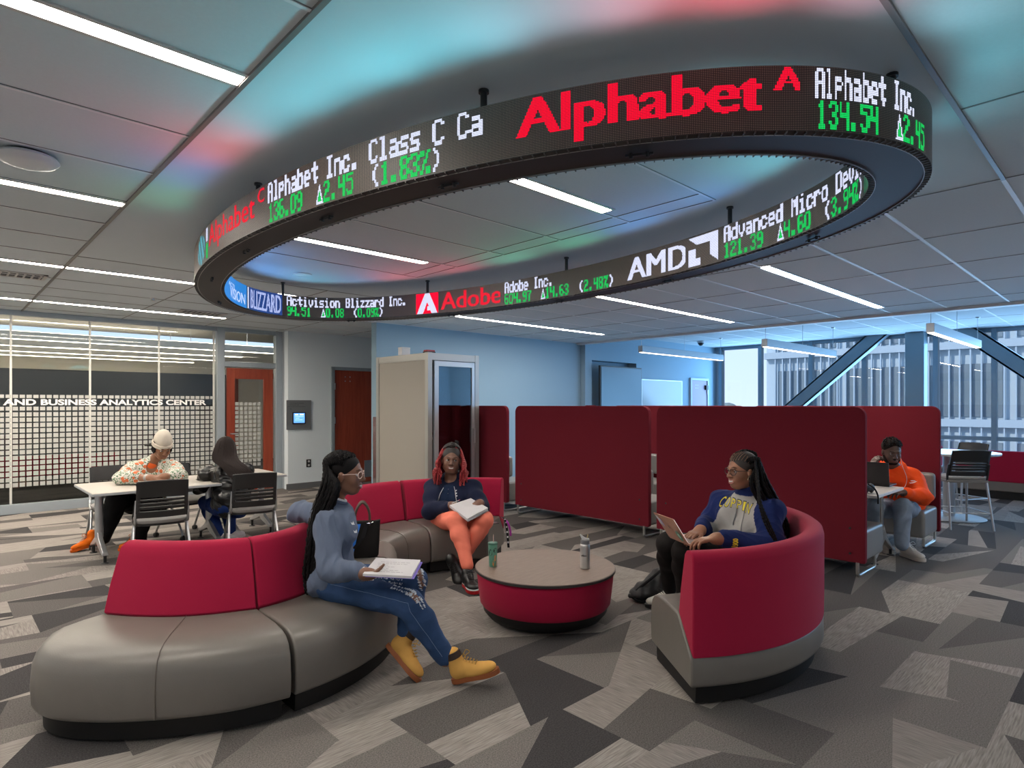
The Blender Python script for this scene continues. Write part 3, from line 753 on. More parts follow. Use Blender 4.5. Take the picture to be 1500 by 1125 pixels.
def ring():
    t = thing('led_ticker_ring', 'large oval stock ticker ring with glowing red, white and green letters hung below the ceiling', 'ticker display', (RX0, RY0, RZ0))
    N = 180; dark = mat('ring_casing', (.022, .018, .017), .5, .1, bump=.05, bscale=900); edge = mat('ring_edge_trim', (.10, .09, .085), .45, .5)
    def loft(name, prof, m):
        b = MB(); rs = []
        for i in range(N):
            p = 2 * PI * i / N; c, s = math.cos(p), math.sin(p)
            rs.append([Vector((RX0 + (RA + o) * c, RY0 + (RB + o) * s, z)) for o, z in prof])
        n = len(prof); vs = [v for r in rs for v in r]; fs = []
        for i in range(N):
            k = (i + 1) % N
            for j in range(n): fs.append((i * n + j, i * n + (j + 1) % n, k * n + (j + 1) % n, k * n + j))
        b.add(vs, fs); return b.build(name, m, t, smooth=True)
    w = RWd / 2
    loft('casing', [(-w + .025, RZ0 - .004), (w - .025, RZ0 - .004), (w - .025, RZ0 + .01), (w - .01, RZ0 + .01), (w - .01, RZ1 - .01), (-w + .01, RZ1 - .01), (-w + .01, RZ0 + .01), (-w + .025, RZ0 + .01)], dark)
    ribs = []
    for side in (1, -1):
        o = loft('rim_trim', [(side * (w - .024), RZ0 - .006), (side * (w - .0), RZ0 - .002), (side * w, RZ0 + .001), (side * (w - .024), RZ0 + .002)], mat('rim_black', (.03, .028, .027), .45))
        loft('bright_edge_line', [(side * (w - .027), RZ0 - .008), (side * (w - .024), RZ0 - .008), (side * (w - .024), RZ0 - .003), (side * (w - .027), RZ0 - .003)], mat('edge_silver', (.4, .38, .36), .35, .7))
        b = MB(); S = SCR[side]; M = 330
        for i in range(M):
            p = 2 * PI * i / M; q, n = epos(p, side * (w - .013)); tt = Vector((-n.y, n.x, 0)); q.z = RZ0 - .008
            a = [q + n * u + tt * v for u, v in ((-.012, -.002), (.012, -.002), (.012, .002), (-.012, .002))]
            b.rings([a, [x + Vector((0, 0, .006)) for x in a]])
        tag(b.build('rim_ribs', edge, o), kind='stuff')
        # screen face with a grid of unlit diodes
        S = SCR[side]; A, B = RA + S.off, RB + S.off; K = 360
        vs = []; fs = []; uvs = []
        for i in range(K + 1):
            p = -PI + 2 * PI * i / K
            for z in (RZ0, RZ1): vs.append((RX0 + A * math.cos(p), RY0 + B * math.sin(p), z))
        for i in range(K): fs.append((2 * i, 2 * i + 2, 2 * i + 3, 2 * i + 1))
        o = MB().add(vs, fs).build('screen_face', m_scr, t, smooth=True)
        me = o.data; ul = me.uv_layers.new(name='UVMap'); h = S.pitch
        L0 = S.arc(-180)
        for lp in me.loops:
            i = lp.vertex_index // 2; a = S.arc(-180 + 360 * i / K)
            ul.data[lp.index].uv = (a / h, (lp.vertex_index % 2) * S.rows)
    # ------- what the screens show
    def bitmap(S, a0, a1, txt, row0, rows, green_inner=False):
        """dot-matrix text between arcs a0..a1 (a0 is where the text starts); returns cells by colour"""
        n = len(txt); cw = abs(a1 - a0) / n; sg = 1 if a1 > a0 else -1; h = S.pitch; out = {'w': [], 'g': [], 'gap': cw * .85}
        ncol = int(abs(a1 - a0) / h)
        for c in range(ncol):
            u = (c + .5) * h; i = int(u / cw)
            if i >= n: continue
            ch = txt[i]; fx = (u / cw - i)
            a = a0 + sg * u
            if ch == '^':
                for r in range(rows):
                    hw = .5 * (1 - r / rows) ; d = abs(fx - .5)
                    if d < hw: out['w' if (d > hw - .16 or r < 2) else 'g'].append((a, row0 + r))
                continue
            g = FONT57.get(ch, '').split()
            if not g: continue
            x = fx * 6 - .2
            for r in range(rows):
                y = 6 - int(r / rows * 7)
                lit = False
                for dx in (-.42, .42):
                    k = int(math.floor(x + dx))
                    if 0 <= k < 5 and g[y][k] == '1': lit = True
                if lit: out['w' if (ch in '()' and green_inner) else ('g' if green_inner else 'w')].append((a, row0 + r))
        return out
    def outline(S, a0, a1, txt, r0, r1, bold=0., fat=1):
        bold = 0.
        v, tr, w, hh = text_tris(txt, bold); h = S.pitch; sg = 1 if a1 > a0 else -1; n = int(abs(a1 - a0) / h); rows = r1 - r0
        X = (np.arange(n) + .5) / n * w; Y = (np.arange(rows) + .5) / rows * hh
        GX, GY_ = np.meshgrid(X, Y, indexing='ij'); hit = np.zeros(GX.shape, bool)
        for t3 in tr:
            A, B, C = v[t3[0]], v[t3[1]], v[t3[2]]
            d = (B[1] - C[1]) * (A[0] - C[0]) + (C[0] - B[0]) * (A[1] - C[1])
            if abs(d) < 1e-12: continue
            l1 = ((B[1] - C[1]) * (GX - C[0]) + (C[0] - B[0]) * (GY_ - C[1])) / d; l2 = ((C[1] - A[1]) * (GX - C[0]) + (A[0] - C[0]) * (GY_ - C[1])) / d
            hit |= (l1 >= 0) & (l2 >= 0) & (l1 + l2 <= 1)
        for _ in range(fat):
            k = hit.copy(); k[1:] |= hit[:-1]; hit = k
        return [(a0 + sg * (i + .5) * h, r0 + j) for i, j in zip(*np.nonzero(hit))]
    def poly(S, a0, a1, r0, r1, inside):
        h = S.pitch; sg = 1 if a1 > a0 else -1; n = int(abs(a1 - a0) / h); out = []
        for i in range(n):
            for r in range(r0, r1):
                if inside((i + .5) / n, (r - r0 + .5) / (r1 - r0)): out.append((a0 + sg * (i + .5) * h, r))
        return out
    lit = []
    def put(S, c, name='lit_letters'):
        if isinstance(c, dict):
            for k, nm, mm in (('w', name, LW), ('g', 'lit_figures', LG)):
                q = sorted(c[k]); w = []
                for e in q:
                    if w and e[0] - w[-1][0] > c.get('gap', .05): lit.append(S.dots(nm, w, mm, t)); w = []
                    w.append(e)
                if w: lit.append(S.dots(nm, w, mm, t))
    O, I = SCR[1], SCR[-1]; D = lambda S, d: S.arc(d)
    U = lambda d: d if d < 0 else d - 360           # outer angles run -197 .. -92
    aO = lambda d: O.arc(U(d))
    put(O, bitmap(O, aO(-172.6), aO(-143.4), 'Alphabet Inc. Class C Ca', 18, 17))
    put(O, bitmap(O, aO(-172.4), aO(-147.6), '136.09  ^2.45  (1.83%)', 1, 16, True))
    lit.append(O.dots('lit_logo', outline(O, aO(168.3), aO(-175.6), 'Alphabet', 5, 33), LR, t))
    lit.append(O.dots('lit_logo', outline(O, aO(-174.9), aO(-173.3), 'C', 22, 34), LR, t))
    lit.append(O.dots('lit_logo', outline(O, aO(-140.2), aO(-117.3), 'Alphabet', 3, 34, 0, 3), LR, t))
    lit.append(O.dots('lit_logo', outline(O, aO(-116.2), aO(-113.2), 'A', 22, 35, 0, 2), LR, t))
    put(O, bitmap(O, aO(-111.6), aO(-91.8), 'Alphabet Inc.  ', 18, 17))
    put(O, bitmap(O, aO(-111.4), aO(-90.0), '134.54  ^2.45 ', 1, 16, True))
    lit.append(O.dots('lit_logo', poly(O, aO(160), aO(165.9), 1, 33, lambda u, v: (u - .5) ** 2 + (v - .5) ** 2 < .24 and int(u * 9 + v * 4) % 3 != 0), LT, t))
    lit.append(O.dots('lit_letters', poly(O, aO(166.6), aO(167.6), 20, 34, lambda u, v: True), LW, t))
    lit.append(O.dots('lit_figures', poly(O, aO(166.6), aO(167.6), 2, 18, lambda u, v: True), LG, t))
    # inner face
    aI = lambda d: I.arc(d)
    bl = poly(I, aI(150), aI(113.4), 0, 36, lambda u, v: True)
    tx = set((round(a, 5), r) for a, r in outline(I, aI(129), aI(114.6), 'VISION', 5, 21, 0, 1)) | set((round(a, 5), r) for a, r in outline(I, aI(131), aI(124), 'ACTI', 21, 27, .03))
    lit.append(I.dots('lit_background', bl, LB, t, .48))
    b = I.dots('lit_logo', [(a, r) for a, r in tx], LW, t, .5)
    for vv in b.data.vertices:
        pass
    lit.append(b)
    put(I, {'w': poly(I, aI(112.9), aI(111.9), 1, 35, lambda u, v: True), 'g': []})
    bg = poly(I, aI(111.6), aI(92.0), 0, 36, lambda u, v: True)
    zz = outline(I, aI(110.8), aI(92.8), 'BLIZZARD', 3, 33, 0, 1); zs = set((round(a, 4), r) for a, r in zz)
    lit.append(I.dots('lit_background', [x for x in bg if int((x[0] * 700) % 5) or x[1] % 3], mat('led_navy', (0, 0, .05), .5, emit=(.02, .08, .35), estr=.35), t, .48)); lit.append(I.dots('lit_logo', zz, mat('led_ice', (.1, .1, .1), .5, emit=(.55, .62, 1), estr=.62), t, .5))
    put(I, bitmap(I, aI(89.9), aI(42.6), 'Activision Blizzard Inc.', 18, 17))
    put(I, bitmap(I, aI(89.7), aI(50.5), '94.51  ^0.08  (0.09%)', 1, 16, True))
    def adobe(u, v):       # white A in a red square
        e = abs(u - .5); return e < .46 - .36 * v and not (e < .19 - .33 * v and v < .58 and not (.16 < v < .34 and u > .5))
    sq = poly(I, aI(39.6), aI(32.6), 1, 35, lambda u, v: not adobe(u, v)); lit.append(I.dots('lit_logo', sq, LR, t, .48))
    put(I, {'w': poly(I, aI(39.6), aI(32.6), 1, 35, adobe), 'g': []}, 'lit_logo')
    lit.append(I.dots('lit_logo', outline(I, aI(32.0), aI(15.0), 'Adobe', 5, 33, 0, 2), LR, t))
    put(I, bitmap(I, aI(13.9), aI(1.4), 'Adobe Inc.', 18, 17))
    put(I, bitmap(I, aI(13.9), aI(-12.8), '604.97  ^14.63  (2.48%)', 1, 16, True))
    lit.append(I.dots('lit_logo', outline(I, aI(-15.8), aI(-28.6), 'AMD', 4, 31, 0, 3), LW, t))
    def arrow(u, v):
        return (v > .72 and u > (v - .72) * 0 + (1 - v) * .9 + .0 and u >= 0 and (u > .28 - (v - .72))) or (u > .72 and v > .28 - (u - .72)) or (u < .42 and v < .58 and u + v < .62 + .2 and v < .75 - .0 and (u < .24 or v < .24))
    lit.append(I.dots('lit_logo', poly(I, aI(-29.2), aI(-35.6), 2, 34, arrow), LW, t))
    put(I, bitmap(I, aI(-36.8), aI(-76.0), 'Advanced Micro Devic', 18, 17))
    put(I, bitmap(I, aI(-36.8), aI(-75.2), '121.39  ^4.60  (3.94%)', 1, 16, True))
    lit.append(I.dots('lit_background', poly(I, aI(-76.3), aI(-84), 1, 34, lambda u, v: int(u * 20) % 3), mat('led_green_dim', (0, .05, 0), .5, emit=(.02, .35, .16), estr=.3), t, .4))
    # ------- hanger rods and under-ring brackets
    for x, y in ((1.64, 1.89), (1.38, 3.59), (1.62, 5.2), (2.69, 6.33), (3.74, 5.2), (4.03, 3.54), (3.77, 1.9), (2.71, .70)):
        b = MB(); b.cyl((x, y, RZ1 - .02), (x, y, CZ), .014, n=12).lathe([(0, CZ - .012), (.022, CZ - .012), (.022, CZ), (0, CZ)], (x, y, 0), 12)
        b.build('hanger_rod', m_blackp, t, smooth=True)
    for d in (-165, -148, -128, 176, 155, 128, 62, 30, 2, -22, -52):
        q, n = epos(math.radians(d), 0); tt = Vector((-n.y, n.x, 0)); q.z = RZ0 - .006
        b = MB(); b.prism([(-.05, -.006), (.05, -.006), (.05, .006), (-.05, .006)], tt, n, q + Vector((0, 0, -.012)), (0, 0, .008))
        for k in (-.03, .03): b.cyl(q + tt * k, q + tt * k - Vector((0, 0, .02)), .008, n=8)
        b.build('service_latch', m_blackp, t)
    return t
RING = ring()
# the glow of the scrolling screens: one lamp per stretch, at the screen face and looking outward
def ring_glow():
    def lamp(deg, side, col, pw, L=.55, sp=112):
        q, n = epos(math.radians(deg), side * (RWd / 2 + .012)); q.z = (RZ0 + RZ1) / 2 + .03
        l = bpy.data.lights.new('screen_glow', 'AREA'); l.shape = 'RECTANGLE'; l.size = L; l.size_y = .17; l.energy = pw * .072; l.color = col; l.spread = math.radians(sp)
        o = bpy.data.objects.new('screen_glow', l); COL.objects.link(o); o.location = q
        d = (n * side + Vector((0, 0, .55))).normalized(); o.rotation_euler = d.to_track_quat('-Z', 'Y').to_euler()
    R, T, B, G, Wt = (1, .14, .18), (.16, .80, .95), (.08, .40, 1), (.15, .9, .5), (.6, .85, 1)
    for deg, c, p in ((-192, G, 3), (-183, B, 4.5), (-174, R, 7), (-165, T, 6), (-155, T, 8), (-145, T, 8), (-135, Wt, 5), (-125, R, 8), (-115, R, 5), (-104, Wt, 3), (-92, T, 4), (-75, T, 3), (-50, T, 2)):
        lamp(deg, 1, c, p)
    for deg, c, p in ((140, B, 7), (118, B, 8), (98, B, 5), (78, T, 4), (58, B, 3), (42, R, 6), (24, R, 5), (8, G, 4), (-8, G, 4), (-22, B, 6), (-38, B, 5), (-55, T, 6), (-75, T, 4), (-110, T, 5), (-150, T, 5)):
        lamp(deg, -1, c, p, .5)
ring_glow()
# ================================================================= FURNITURE
m_leather = mat('taupe_vinyl', (.148, .134, .120), .38, noise=.08, nscale=9, bump=.10, bscale=160)
m_red = mat('crimson_fabric', (.34, .010, .043), .8, sheen=.06, bump=.12, bscale=700)
m_maroon = mat('burgundy_panel_fabric', (.155, .014, .024), .9, bump=.12, bscale=500, noise=.05, nscale=200)
m_kick = mat('black_kick_plate', (.010, .0095, .0095), .55, spec=.3)
m_steelL = mat('silver_leg', (.55, .54, .52), .3, .8)
m_greyv = mat('grey_vinyl', (.20, .195, .19), .4, bump=.05, bscale=120)
m_blackf = mat('black_fabric', (.012, .012, .014), .8)
def sofa(name_label, Ff, Bf, n, back=True, seam=None, group='crimson and taupe sofa sections'):
    """Ff, Bf: plan curves of the seat front and of the rear face"""
    mid = (Vector(Ff(.5)) + Vector(Bf(.5))) / 2
    t = thing('sofa_section', name_label, 'sofa', (mid[0], mid[1], 0), group=group)
    def loft(name, prof_fn, m, bevel, shrink=0.):
        rs = []
        for i in range(n + 1):
            u = i / n; u = shrink + (1 - 2 * shrink) * u
            F = Vector((*Ff(u), 0)); B = Vector((*Bf(u), 0)); d = (B - F).length; e = (B - F) / d
            rs.append([F + e * a + Vector((0, 0, z)) for a, z in prof_fn(d)])
        return MB().rings(rs).build(name, m, t, bevel=bevel, seg=3, ang=50, smooth=True)
    loft('kick_base', lambda d: [(.05, .012), (.045, .11), (d - .04, .11), (d - .05, .012)], m_kick, 0, .02)
    if back:
        seat = lambda d: [(.015, .105), (.0, .13), (-.004, .22), (.004, .31), (.025, .36), (.06, .39), (.11, .406), (.2, .414), (d - .20, .416), (d - .15, .37), (d - .03, .262), (d - .004, .238), (d - .002, .13), (d - .012, .105)]
    else:
        seat = lambda d: [(.015, .105), (.0, .13), (-.004, .22), (.004, .31), (.025, .36), (.06, .39), (.11, .406), (.2, .412), (d - .2, .412), (d - .11, .406), (d - .06, .39), (d - .025, .36), (d - .004, .31), (d, .13), (d - .012, .105)]
    s = loft('seat', seat, m_leather, .012)
    if back:
        loft('backrest', lambda d: [(d - .195, .422), (d - .165, .56), (d - .125, .70), (d - .11, .745), (d - .09, .764), (d - .06, .772), (d - .03, .768), (d - .008, .752), (d, .72), (d, .40), (d - .002, .25), (d - .03, .272), (d - .15, .38)], m_red, .010, .003)
    for u in (seam or []):
        F = Vector((*Ff(u), 0)); B = Vector((*Bf(u), 0)); d = (B - F).length; e = (B - F) / d
        pts = [F + e * a + Vector((0, 0, z)) for a, z in ((-.004, .12), (-.006, .22), (.003, .31), (.023, .362), (.058, .393), (.11, .408), (.2, .416), (d - .2, .418))]
        MB().tube(pts, .0025, 6).build('piping', mat('taupe_piping', (.12, .10, .085), .5), s, smooth=True)
    return t
def arcf(cx, cy, r, a0, a1):
    return lambda u: (cx + r * math.cos(math.radians(a0 + (a1 - a0) * u)), cy + r * math.sin(math.radians(a0 + (a1 - a0) * u)))
def splf(pts):
    q = spline([(a, b, 0) for a, b in pts], 200)
    return lambda u: (lambda v: (v.x, v.y))(q[min(199, max(0, int(round(u * 199))))])
sofa('nearest sofa section with the rounded left end, nobody on it', splf([(.37, 3.66), (.33, 3.52), (.38, 3.34), (.55, 3.14), (.78, 2.97), (1.0, 2.86), (1.235, 2.81)]), splf([(.83, 3.80), (.93, 3.68), (1.07, 3.56), (1.26, 3.465)]), 60, seam=[.62])
sofa('sofa section under the woman in the blue-grey sweatshirt', arcf(1.25, 3.97, 1.155, 270.4, 319), arcf(1.25, 3.97, .50, 271, 319), 36)
lerp = lambda a, b: (lambda u: (a[0] + (b[0] - a[0]) * u, a[1] + (b[1] - a[1]) * u))
sofa('backless sofa section carrying the black handbag', lerp((2.14, 3.24), (2.70, 4.17)), lerp((1.65, 3.66), (2.22, 4.65)), 14, back=False, seam=[.5])
sofa('sofa section with an empty seat left of the woman in coral leggings', arcf(3.12, 3.75, .62, 133.5, 85), arcf(3.12, 3.75, 1.27, 133.5, 85), 30, seam=[.5])
sofa('sofa section under the woman in coral leggings', arcf(3.12, 3.75, .62, 84, 36), arcf(3.12, 3.75, 1.26, 84, 35), 30)
sofa('curved sofa section on the right seen from behind, under the woman with a laptop', arcf(3.46, 2.52, .60, 231.5, 325), arcf(3.46, 2.52, 1.235, 231.5, 325), 54)

# ---- round coffee table and what stands on it
def coffee():
    c = (3.15, 2.97, 0)
    t = thing('coffee_table', 'low round drum table with wood top and crimson upholstered side', 'table', c)
    MB().lathe([(0, .012), (.36, .012), (.40, .03), (.435, .07), (.445, .115), (0, .115)], c, 72).build('kick_base', m_kick, t, smooth=True)
    MB().lathe([(0, .105), (.445, .107), (.458, .125), (.468, .2), (.476, .27), (.480, .315), (.474, .333), (.46, .338), (0, .338)], c, 96).build('upholstered_side', m_red, t, smooth=True)
    MB().lathe([(0, .338), (.488, .338), (.492, .342), (.492, .356), (.489, .360), (0, .360)], c, 96).build('tabletop', [wood('grey_brown_laminate', (.150, .104, .082), (.205, .148, .120), (3, 26, 1), .5, 3.0)], t, smooth=True)
    MB().lathe([(.4925, .339), (.4945, .341), (.4945, .356), (.4925, .3575)], c, 96).build('table_edge', mat('dark_edge_band', (.035, .03, .03), .4), t, smooth=True)
coffee()
def tumbler():
    c = P(722, 831, 4.28); c.z = .36
    t = thing('tumbler', 'green insulated tumbler with a straw on the round table', 'tumbler', c)
    MB().lathe([(0, .002), (.024, .002), (.0265, .006), (.0295, .08), (.0325, .155), (.0325, .158), (0, .158)], c, 32).build('cup_body', mat('sage_green', (.105, .27, .20), .4), t, smooth=True)
    MB().lathe([(0, .158), (.0345, .158), (.0345, .168), (.031, .172), (0, .172)], c, 32).build('lid', mat('dark_green', (.04, .13, .10), .4), t, smooth=True)
    MB().cyl(c + V(.004, 0, .17), c + V(.004, .002, .225), .0035, n=10).build('straw', mat('straw_rose', (.45, .30, .27), .4), t, smooth=True)
    # plain coloured patches wrapped on the cup
    def patch(name, ang, z, ra, rz, m):
        b = MB(); vs = []; n = 20
        for k in range(n):
            a = ang + ra * math.cos(2 * PI * k / n); zz = z + rz * math.sin(2 * PI * k / n); r = .0268 + (zz) / .155 * .0062
            vs.append(c + Vector((r * math.cos(a), r * math.sin(a), zz)))
        b.add(vs, [tuple(range(n))]); b.build(name, m, t)
    base = math.atan2(-FW.y, -FW.x)
    patch('black_patch', base - .55, .105, .45, .024, m_blackp); patch('black_patch', base + .62, .120, .50, .018, m_blackp); patch('orange_patch', base + .55, .03, .6, .026, mat('orange_patch', (.75, .25, .04), .5))
    patch('tan_patch', base + .62, .068, .3, .02, mat('tan_patch', (.55, .22, .10), .5))
tumbler()
def bottle():
    c = P(857, 832, 4.24); c.z = .36
    t = thing('water_bottle', 'silver metal water bottle with grey flip lid on the round table', 'bottle', c)
    MB().lathe([(0, .002), (.031, .002), (.0345, .006), (.0345, .155), (.033, .165), (.03, .17), (0, .17)], c, 32).build('bottle_body', mat('brushed_silver', (.62, .61, .60), .28, .75), t, smooth=True)
    MB().lathe([(0, .17), (.030, .17), (.031, .175), (.031, .195), (.026, .20), (0, .20)], c, 32).build('lid', mat('lid_grey', (.16, .16, .17), .45), t, smooth=True)
    b = MB(); b.prism([(-.036, .032), (-.030, .036), (.0, .012), (.028, .008), (.03, 0), (-.022, 0)], RT, UP, c + V(0, -.009, .2), FW * .018); b.build('flip_spout', m_plw, t, bevel=.002)
    MB().cyl(c + V(.012, 0, .20), c + V(.020, 0, .235), .0035, n=8).build('straw', mat('gold_straw', (.5, .4, .22), .35, .5), t, smooth=True)
    v, tr, w, h = text_tris('edison', .03)
    base = math.atan2(-FW.y, -FW.x); vs = []
    for x, y in v:
        a = base - .95 + x / w * 1.15; r = .0348; vs.append(c + Vector((r * math.cos(a), r * math.sin(a), .088 + y / h * .014)))
    MB().add(vs, [tuple(q) for q in tr]).build('bottle_lettering', m_blackp, t)
bottle()

# ---- phone booth
def phone_booth():
    x0, x1, y0, y1, H = 4.84, 5.74, 6.72, 8.04, 2.2
    t = thing('phone_booth', 'tall free-standing office phone booth with glass door and grey-beige sides', 'phone booth', ((x0 + x1) / 2, (y0 + y1) / 2, 0))
    ms = mat('booth_silver', (.40, .40, .385), .38, .5); mp = mat('booth_panel_beige', (.34, .315, .275), .5)
    f = MB(); w = .07
    for x in (x0, x1 - w):
        for y in (y0, y1 - w): f.box(x, x + w, y, y + w, 0, H)
    e = .004
    f.box(x0 + w - .01, x1 - w + .01, y0 + e, y0 + w - e, H - .1, H - e); f.box(x0 + w - .01, x1 - w + .01, y1 - w + e, y1 - e, H - .1, H - e); f.box(x0 + e, x0 + w - e, y0 + w - .01, y1 - w + .01, H - .1, H - e); f.box(x1 - w + e, x1 - e, y0 + w - .01, y1 - w + .01, H - .1, H - e); f.box(x0 + e, x1 - e, y0 + e, y1 - e, .01, .06)
    f.build('frame', ms, t)
    MB().box(x0 + .012, x0 + .04, y0 + w, y1 - w, .05, H - .1).box(x1 - .04, x1 - .012, y0 + w, y1 - w, .05, H - .1).box(x0 + w, x1 - w, y1 - .04, y1 - .012, .05, H - .1).build('side_panels', mp, t)
    MB().box(x0 + .02, x1 - .02, y0 + .02, y1 - .02, H - .06, H - .02).build('roof', ms, t)
    d = MB(); a, b_ = x0 + .10, x1 - .09
    d.box(a, a + .07, y0 - .012, y0 + .025, .06, H - .11); d.box(b_ - .05, b_, y0 - .012, y0 + .025, .06, H - .11); d.box(a + .068, b_ - .048, y0 - .011, y0 + .024, H - .18, H - .111); d.box(a + .068, b_ - .048, y0 - .011, y0 + .024, .061, .16)
    dr = d.build('door', mat('booth_door_silver', (.50, .52, .54), .35, .5), t)
    MB().box(a + .07, b_ - .05, y0 + .004, y0 + .012, .16, H - .18).build('glass_pane', glass('booth_glass', (.50, .56, .60), 2.6, ior=1.6), dr)
    MB().tube([(b_ - .025, y0 - .012, .95), (b_ - .025, y0 - .05, .95), (b_ - .025, y0 - .05, 1.15), (b_ - .025, y0 - .012, 1.15)], .008).build('door_handle', m_alu, dr, smooth=True)
    for z in (.3, 1.1, 1.9): MB().cyl((a + .0, y0 - .018, z - .05), (a + .0, y0 - .018, z + .05), .01, n=10).build('hinge', m_alu, dr, smooth=True)
    MB().box(x0 + .08, x1 - .08, y0 + .5, y1 - .05, .98, 1.02).box(x0 + .38, x0 + .44, y0 + .8, y0 + .86, .06, .98).build('desk', mat('booth_desk', (.45, .43, .40), .5), t)
    MB().box(x0 + .05, x1 - .05, y0 + .1, y1 - .05, .06, .065).build('booth_floor', m_blackf, t)
    t2 = thing('white_box', 'small white box on top of the phone booth', 'box', (x0 + .25, y1 - .5, H))
    p = P(592, 514, 8.75)
    MB().box(p.x - .07, p.x + .07, p.y - .05, p.y + .05, H, H + .10).build('box_body', m_plw, t2, bevel=.006)
    MB().box(p.x - .072, p.x + .072, p.y - .052, p.y + .052, H + .09, H + .112).build('box_lid', m_plw, t2, bevel=.004)
    t3 = thing('red_light_unit', 'small red unit on the front edge of the phone booth roof', 'fixture', (x0 + .12, y0 + .12, H))
    MB().box(x0 + .03, x0 + .17, y0 + .06, y0 + .16, H, H + .018).build('unit_base', m_blackp, t3)
    MB().box(x0 + .035, x0 + .165, y0 + .065, y0 + .155, H + .018, H + .04).build('unit_cover', mat('red_plastic', (.5, .03, .03), .4), t3, bevel=.004)
phone_booth()

# ---- booth benches with tall upholstered panels
def rrect(w0, w1, z0, z1, r, n=6, rb=.01):
    p = [(w0 + rb, z0), (w1 - rb, z0), (w1, z0 + rb)]
    p += [(w1 - r + r * math.cos(a), z1 - r + r * math.sin(a)) for a in [PI / 2 * k / n for k in range(n + 1)]]
    p += [(w0 + r - r * math.sin(a), z1 - r + r * math.cos(a)) for a in [PI / 2 * k / n for k in range(n + 1)]]
    return p + [(w0, z0 + rb)]
def booth(xp, y0, y1, facing, lab, seat=True, group='benches with tall burgundy panels'):
    """facing +1: seat on the +x side of the panel"""
    t = thing('booth_bench', lab, 'bench', (xp + facing * .25, (y0 + y1) / 2, 0), group=group)
    s = facing; zt = 1.478
    pn = MB().prism(rrect(y0, y1, .125, zt, .085), (0, 1, 0), (0, 0, 1), (xp, 0, 0), (s * .055, 0, 0)).build('privacy_panel', m_maroon, t, bevel=.018, seg=3)
    b = MB()
    for y in (y0 + .12, y1 - .12):
        for z in (.20, .42): b.lathe([(0, 0), (.009, 0), (.009, .003), (0, .003)], (0, 0, 0), 10) if False else b.cyl((xp - s * .004, y, z), (xp + s * .002, y, z), .010, n=10)
    b.build('panel_screws', m_blackp, pn)
    if seat:
        xa, xb = xp + s * .06, xp + s * .60
        MB().box(min(xa, xb), max(xa, xb), y0 + .02, y1 - .01, .125, .405).build('seat', m_greyv, t, bevel=.035, seg=4)
        MB().box(min(xa, xa + s * .11), max(xa, xa + s * .11), y0 + .03, y1 - .02, .47, .76).build('back_cushion', m_greyv, t, bevel=.04, seg=4)
        for y in (y0 + .15, y1 - .15): MB().cyl((xa + s * .06, y, .40), (xa + s * .06, y, .48), .014, n=10).build('cushion_post', m_steelL, t, smooth=True)
    for y in (y0 + .06, y1 - .06):
        pts = [(xp + s * .0, y, .13), (xp + s * .0, y, .03), (xp + s * .03, y, .012), (xp + s * .44, y, .012), (xp + s * .47, y, .03), (xp + s * .47, y, .13)]
        MB().tube(pts, .014, 10).build('sled_leg', m_steelL, t, smooth=True)
booth(5.80, 1.70, 3.78, 1, 'burgundy panel bench behind the woman with the laptop, nearest right panel')
booth(5.80, 3.88, 6.03, 1, 'burgundy panel bench in the middle, left of the narrow gap between panels')
booth(5.80, 6.20, 8.2, 1, 'burgundy panel bench partly hidden by the phone booth')
booth(7.92, 1.58, 3.66, -1, 'burgundy panel bench on which the man in the orange hoodie sits')
booth(7.92, 3.76, 5.92, -1, 'burgundy panel bench seen only as a top edge behind the middle panel')
booth(9.92, 7.85, 8.2, -1, 'burgundy panel whose short top edge shows before the flat screen', seat=False)
def booth_table():
    x0, x1, ya, yb = 5.98, 6.80, 1.66, 2.45
    z = .70
    t = thing('booth_table', 'small pale table between the burgundy benches holding the open black laptop', 'table', ((x0 + x1) / 2, 2.1, 0))
    MB().box(x0, x1, ya, yb, z - .028, z).build('tabletop', mat('pale_laminate', (.50, .46, .43), .4), t, bevel=.004)
    MB().box(x0 - .002, x1 + .002, ya - .002, yb + .002, z - .024, z - .006).build('table_edge', mat('white_edge', (.62, .61, .6), .4), t)
    y = 1.80; xm = 6.66
    MB().prism([(-.03, 0), (.03, 0), (.026, .02), (-.026, .02)], (1, 0, 0), (0, 1, 0), (xm, y, .20), (0, 0, z - .24)).build('leg', m_steelL, t, bevel=.006)
    for s in (-1, 1):
        MB().rings([[Vector((xm + s * a, y + b, zz)) for b, zz in ((-.022, z0), (.022, z0), (.016, z1), (-.016, z1))] for a, z0, z1 in ((-.005, .2, .33), (.10, .13, .2), (.26, .055, .085))]).build('foot_arm', m_steelL, t, bevel=.004)
        MB().cyl((xm + s * .25, y, .06), (xm + s * .25, y, .012), .013, n=12).lathe([(0, 0), (.034, 0), (.030, .008), (0, .012)], (xm + s * .25, y, 0), 20).build('levelling_foot', m_blackp, t, smooth=True)
    return z
booth_table()

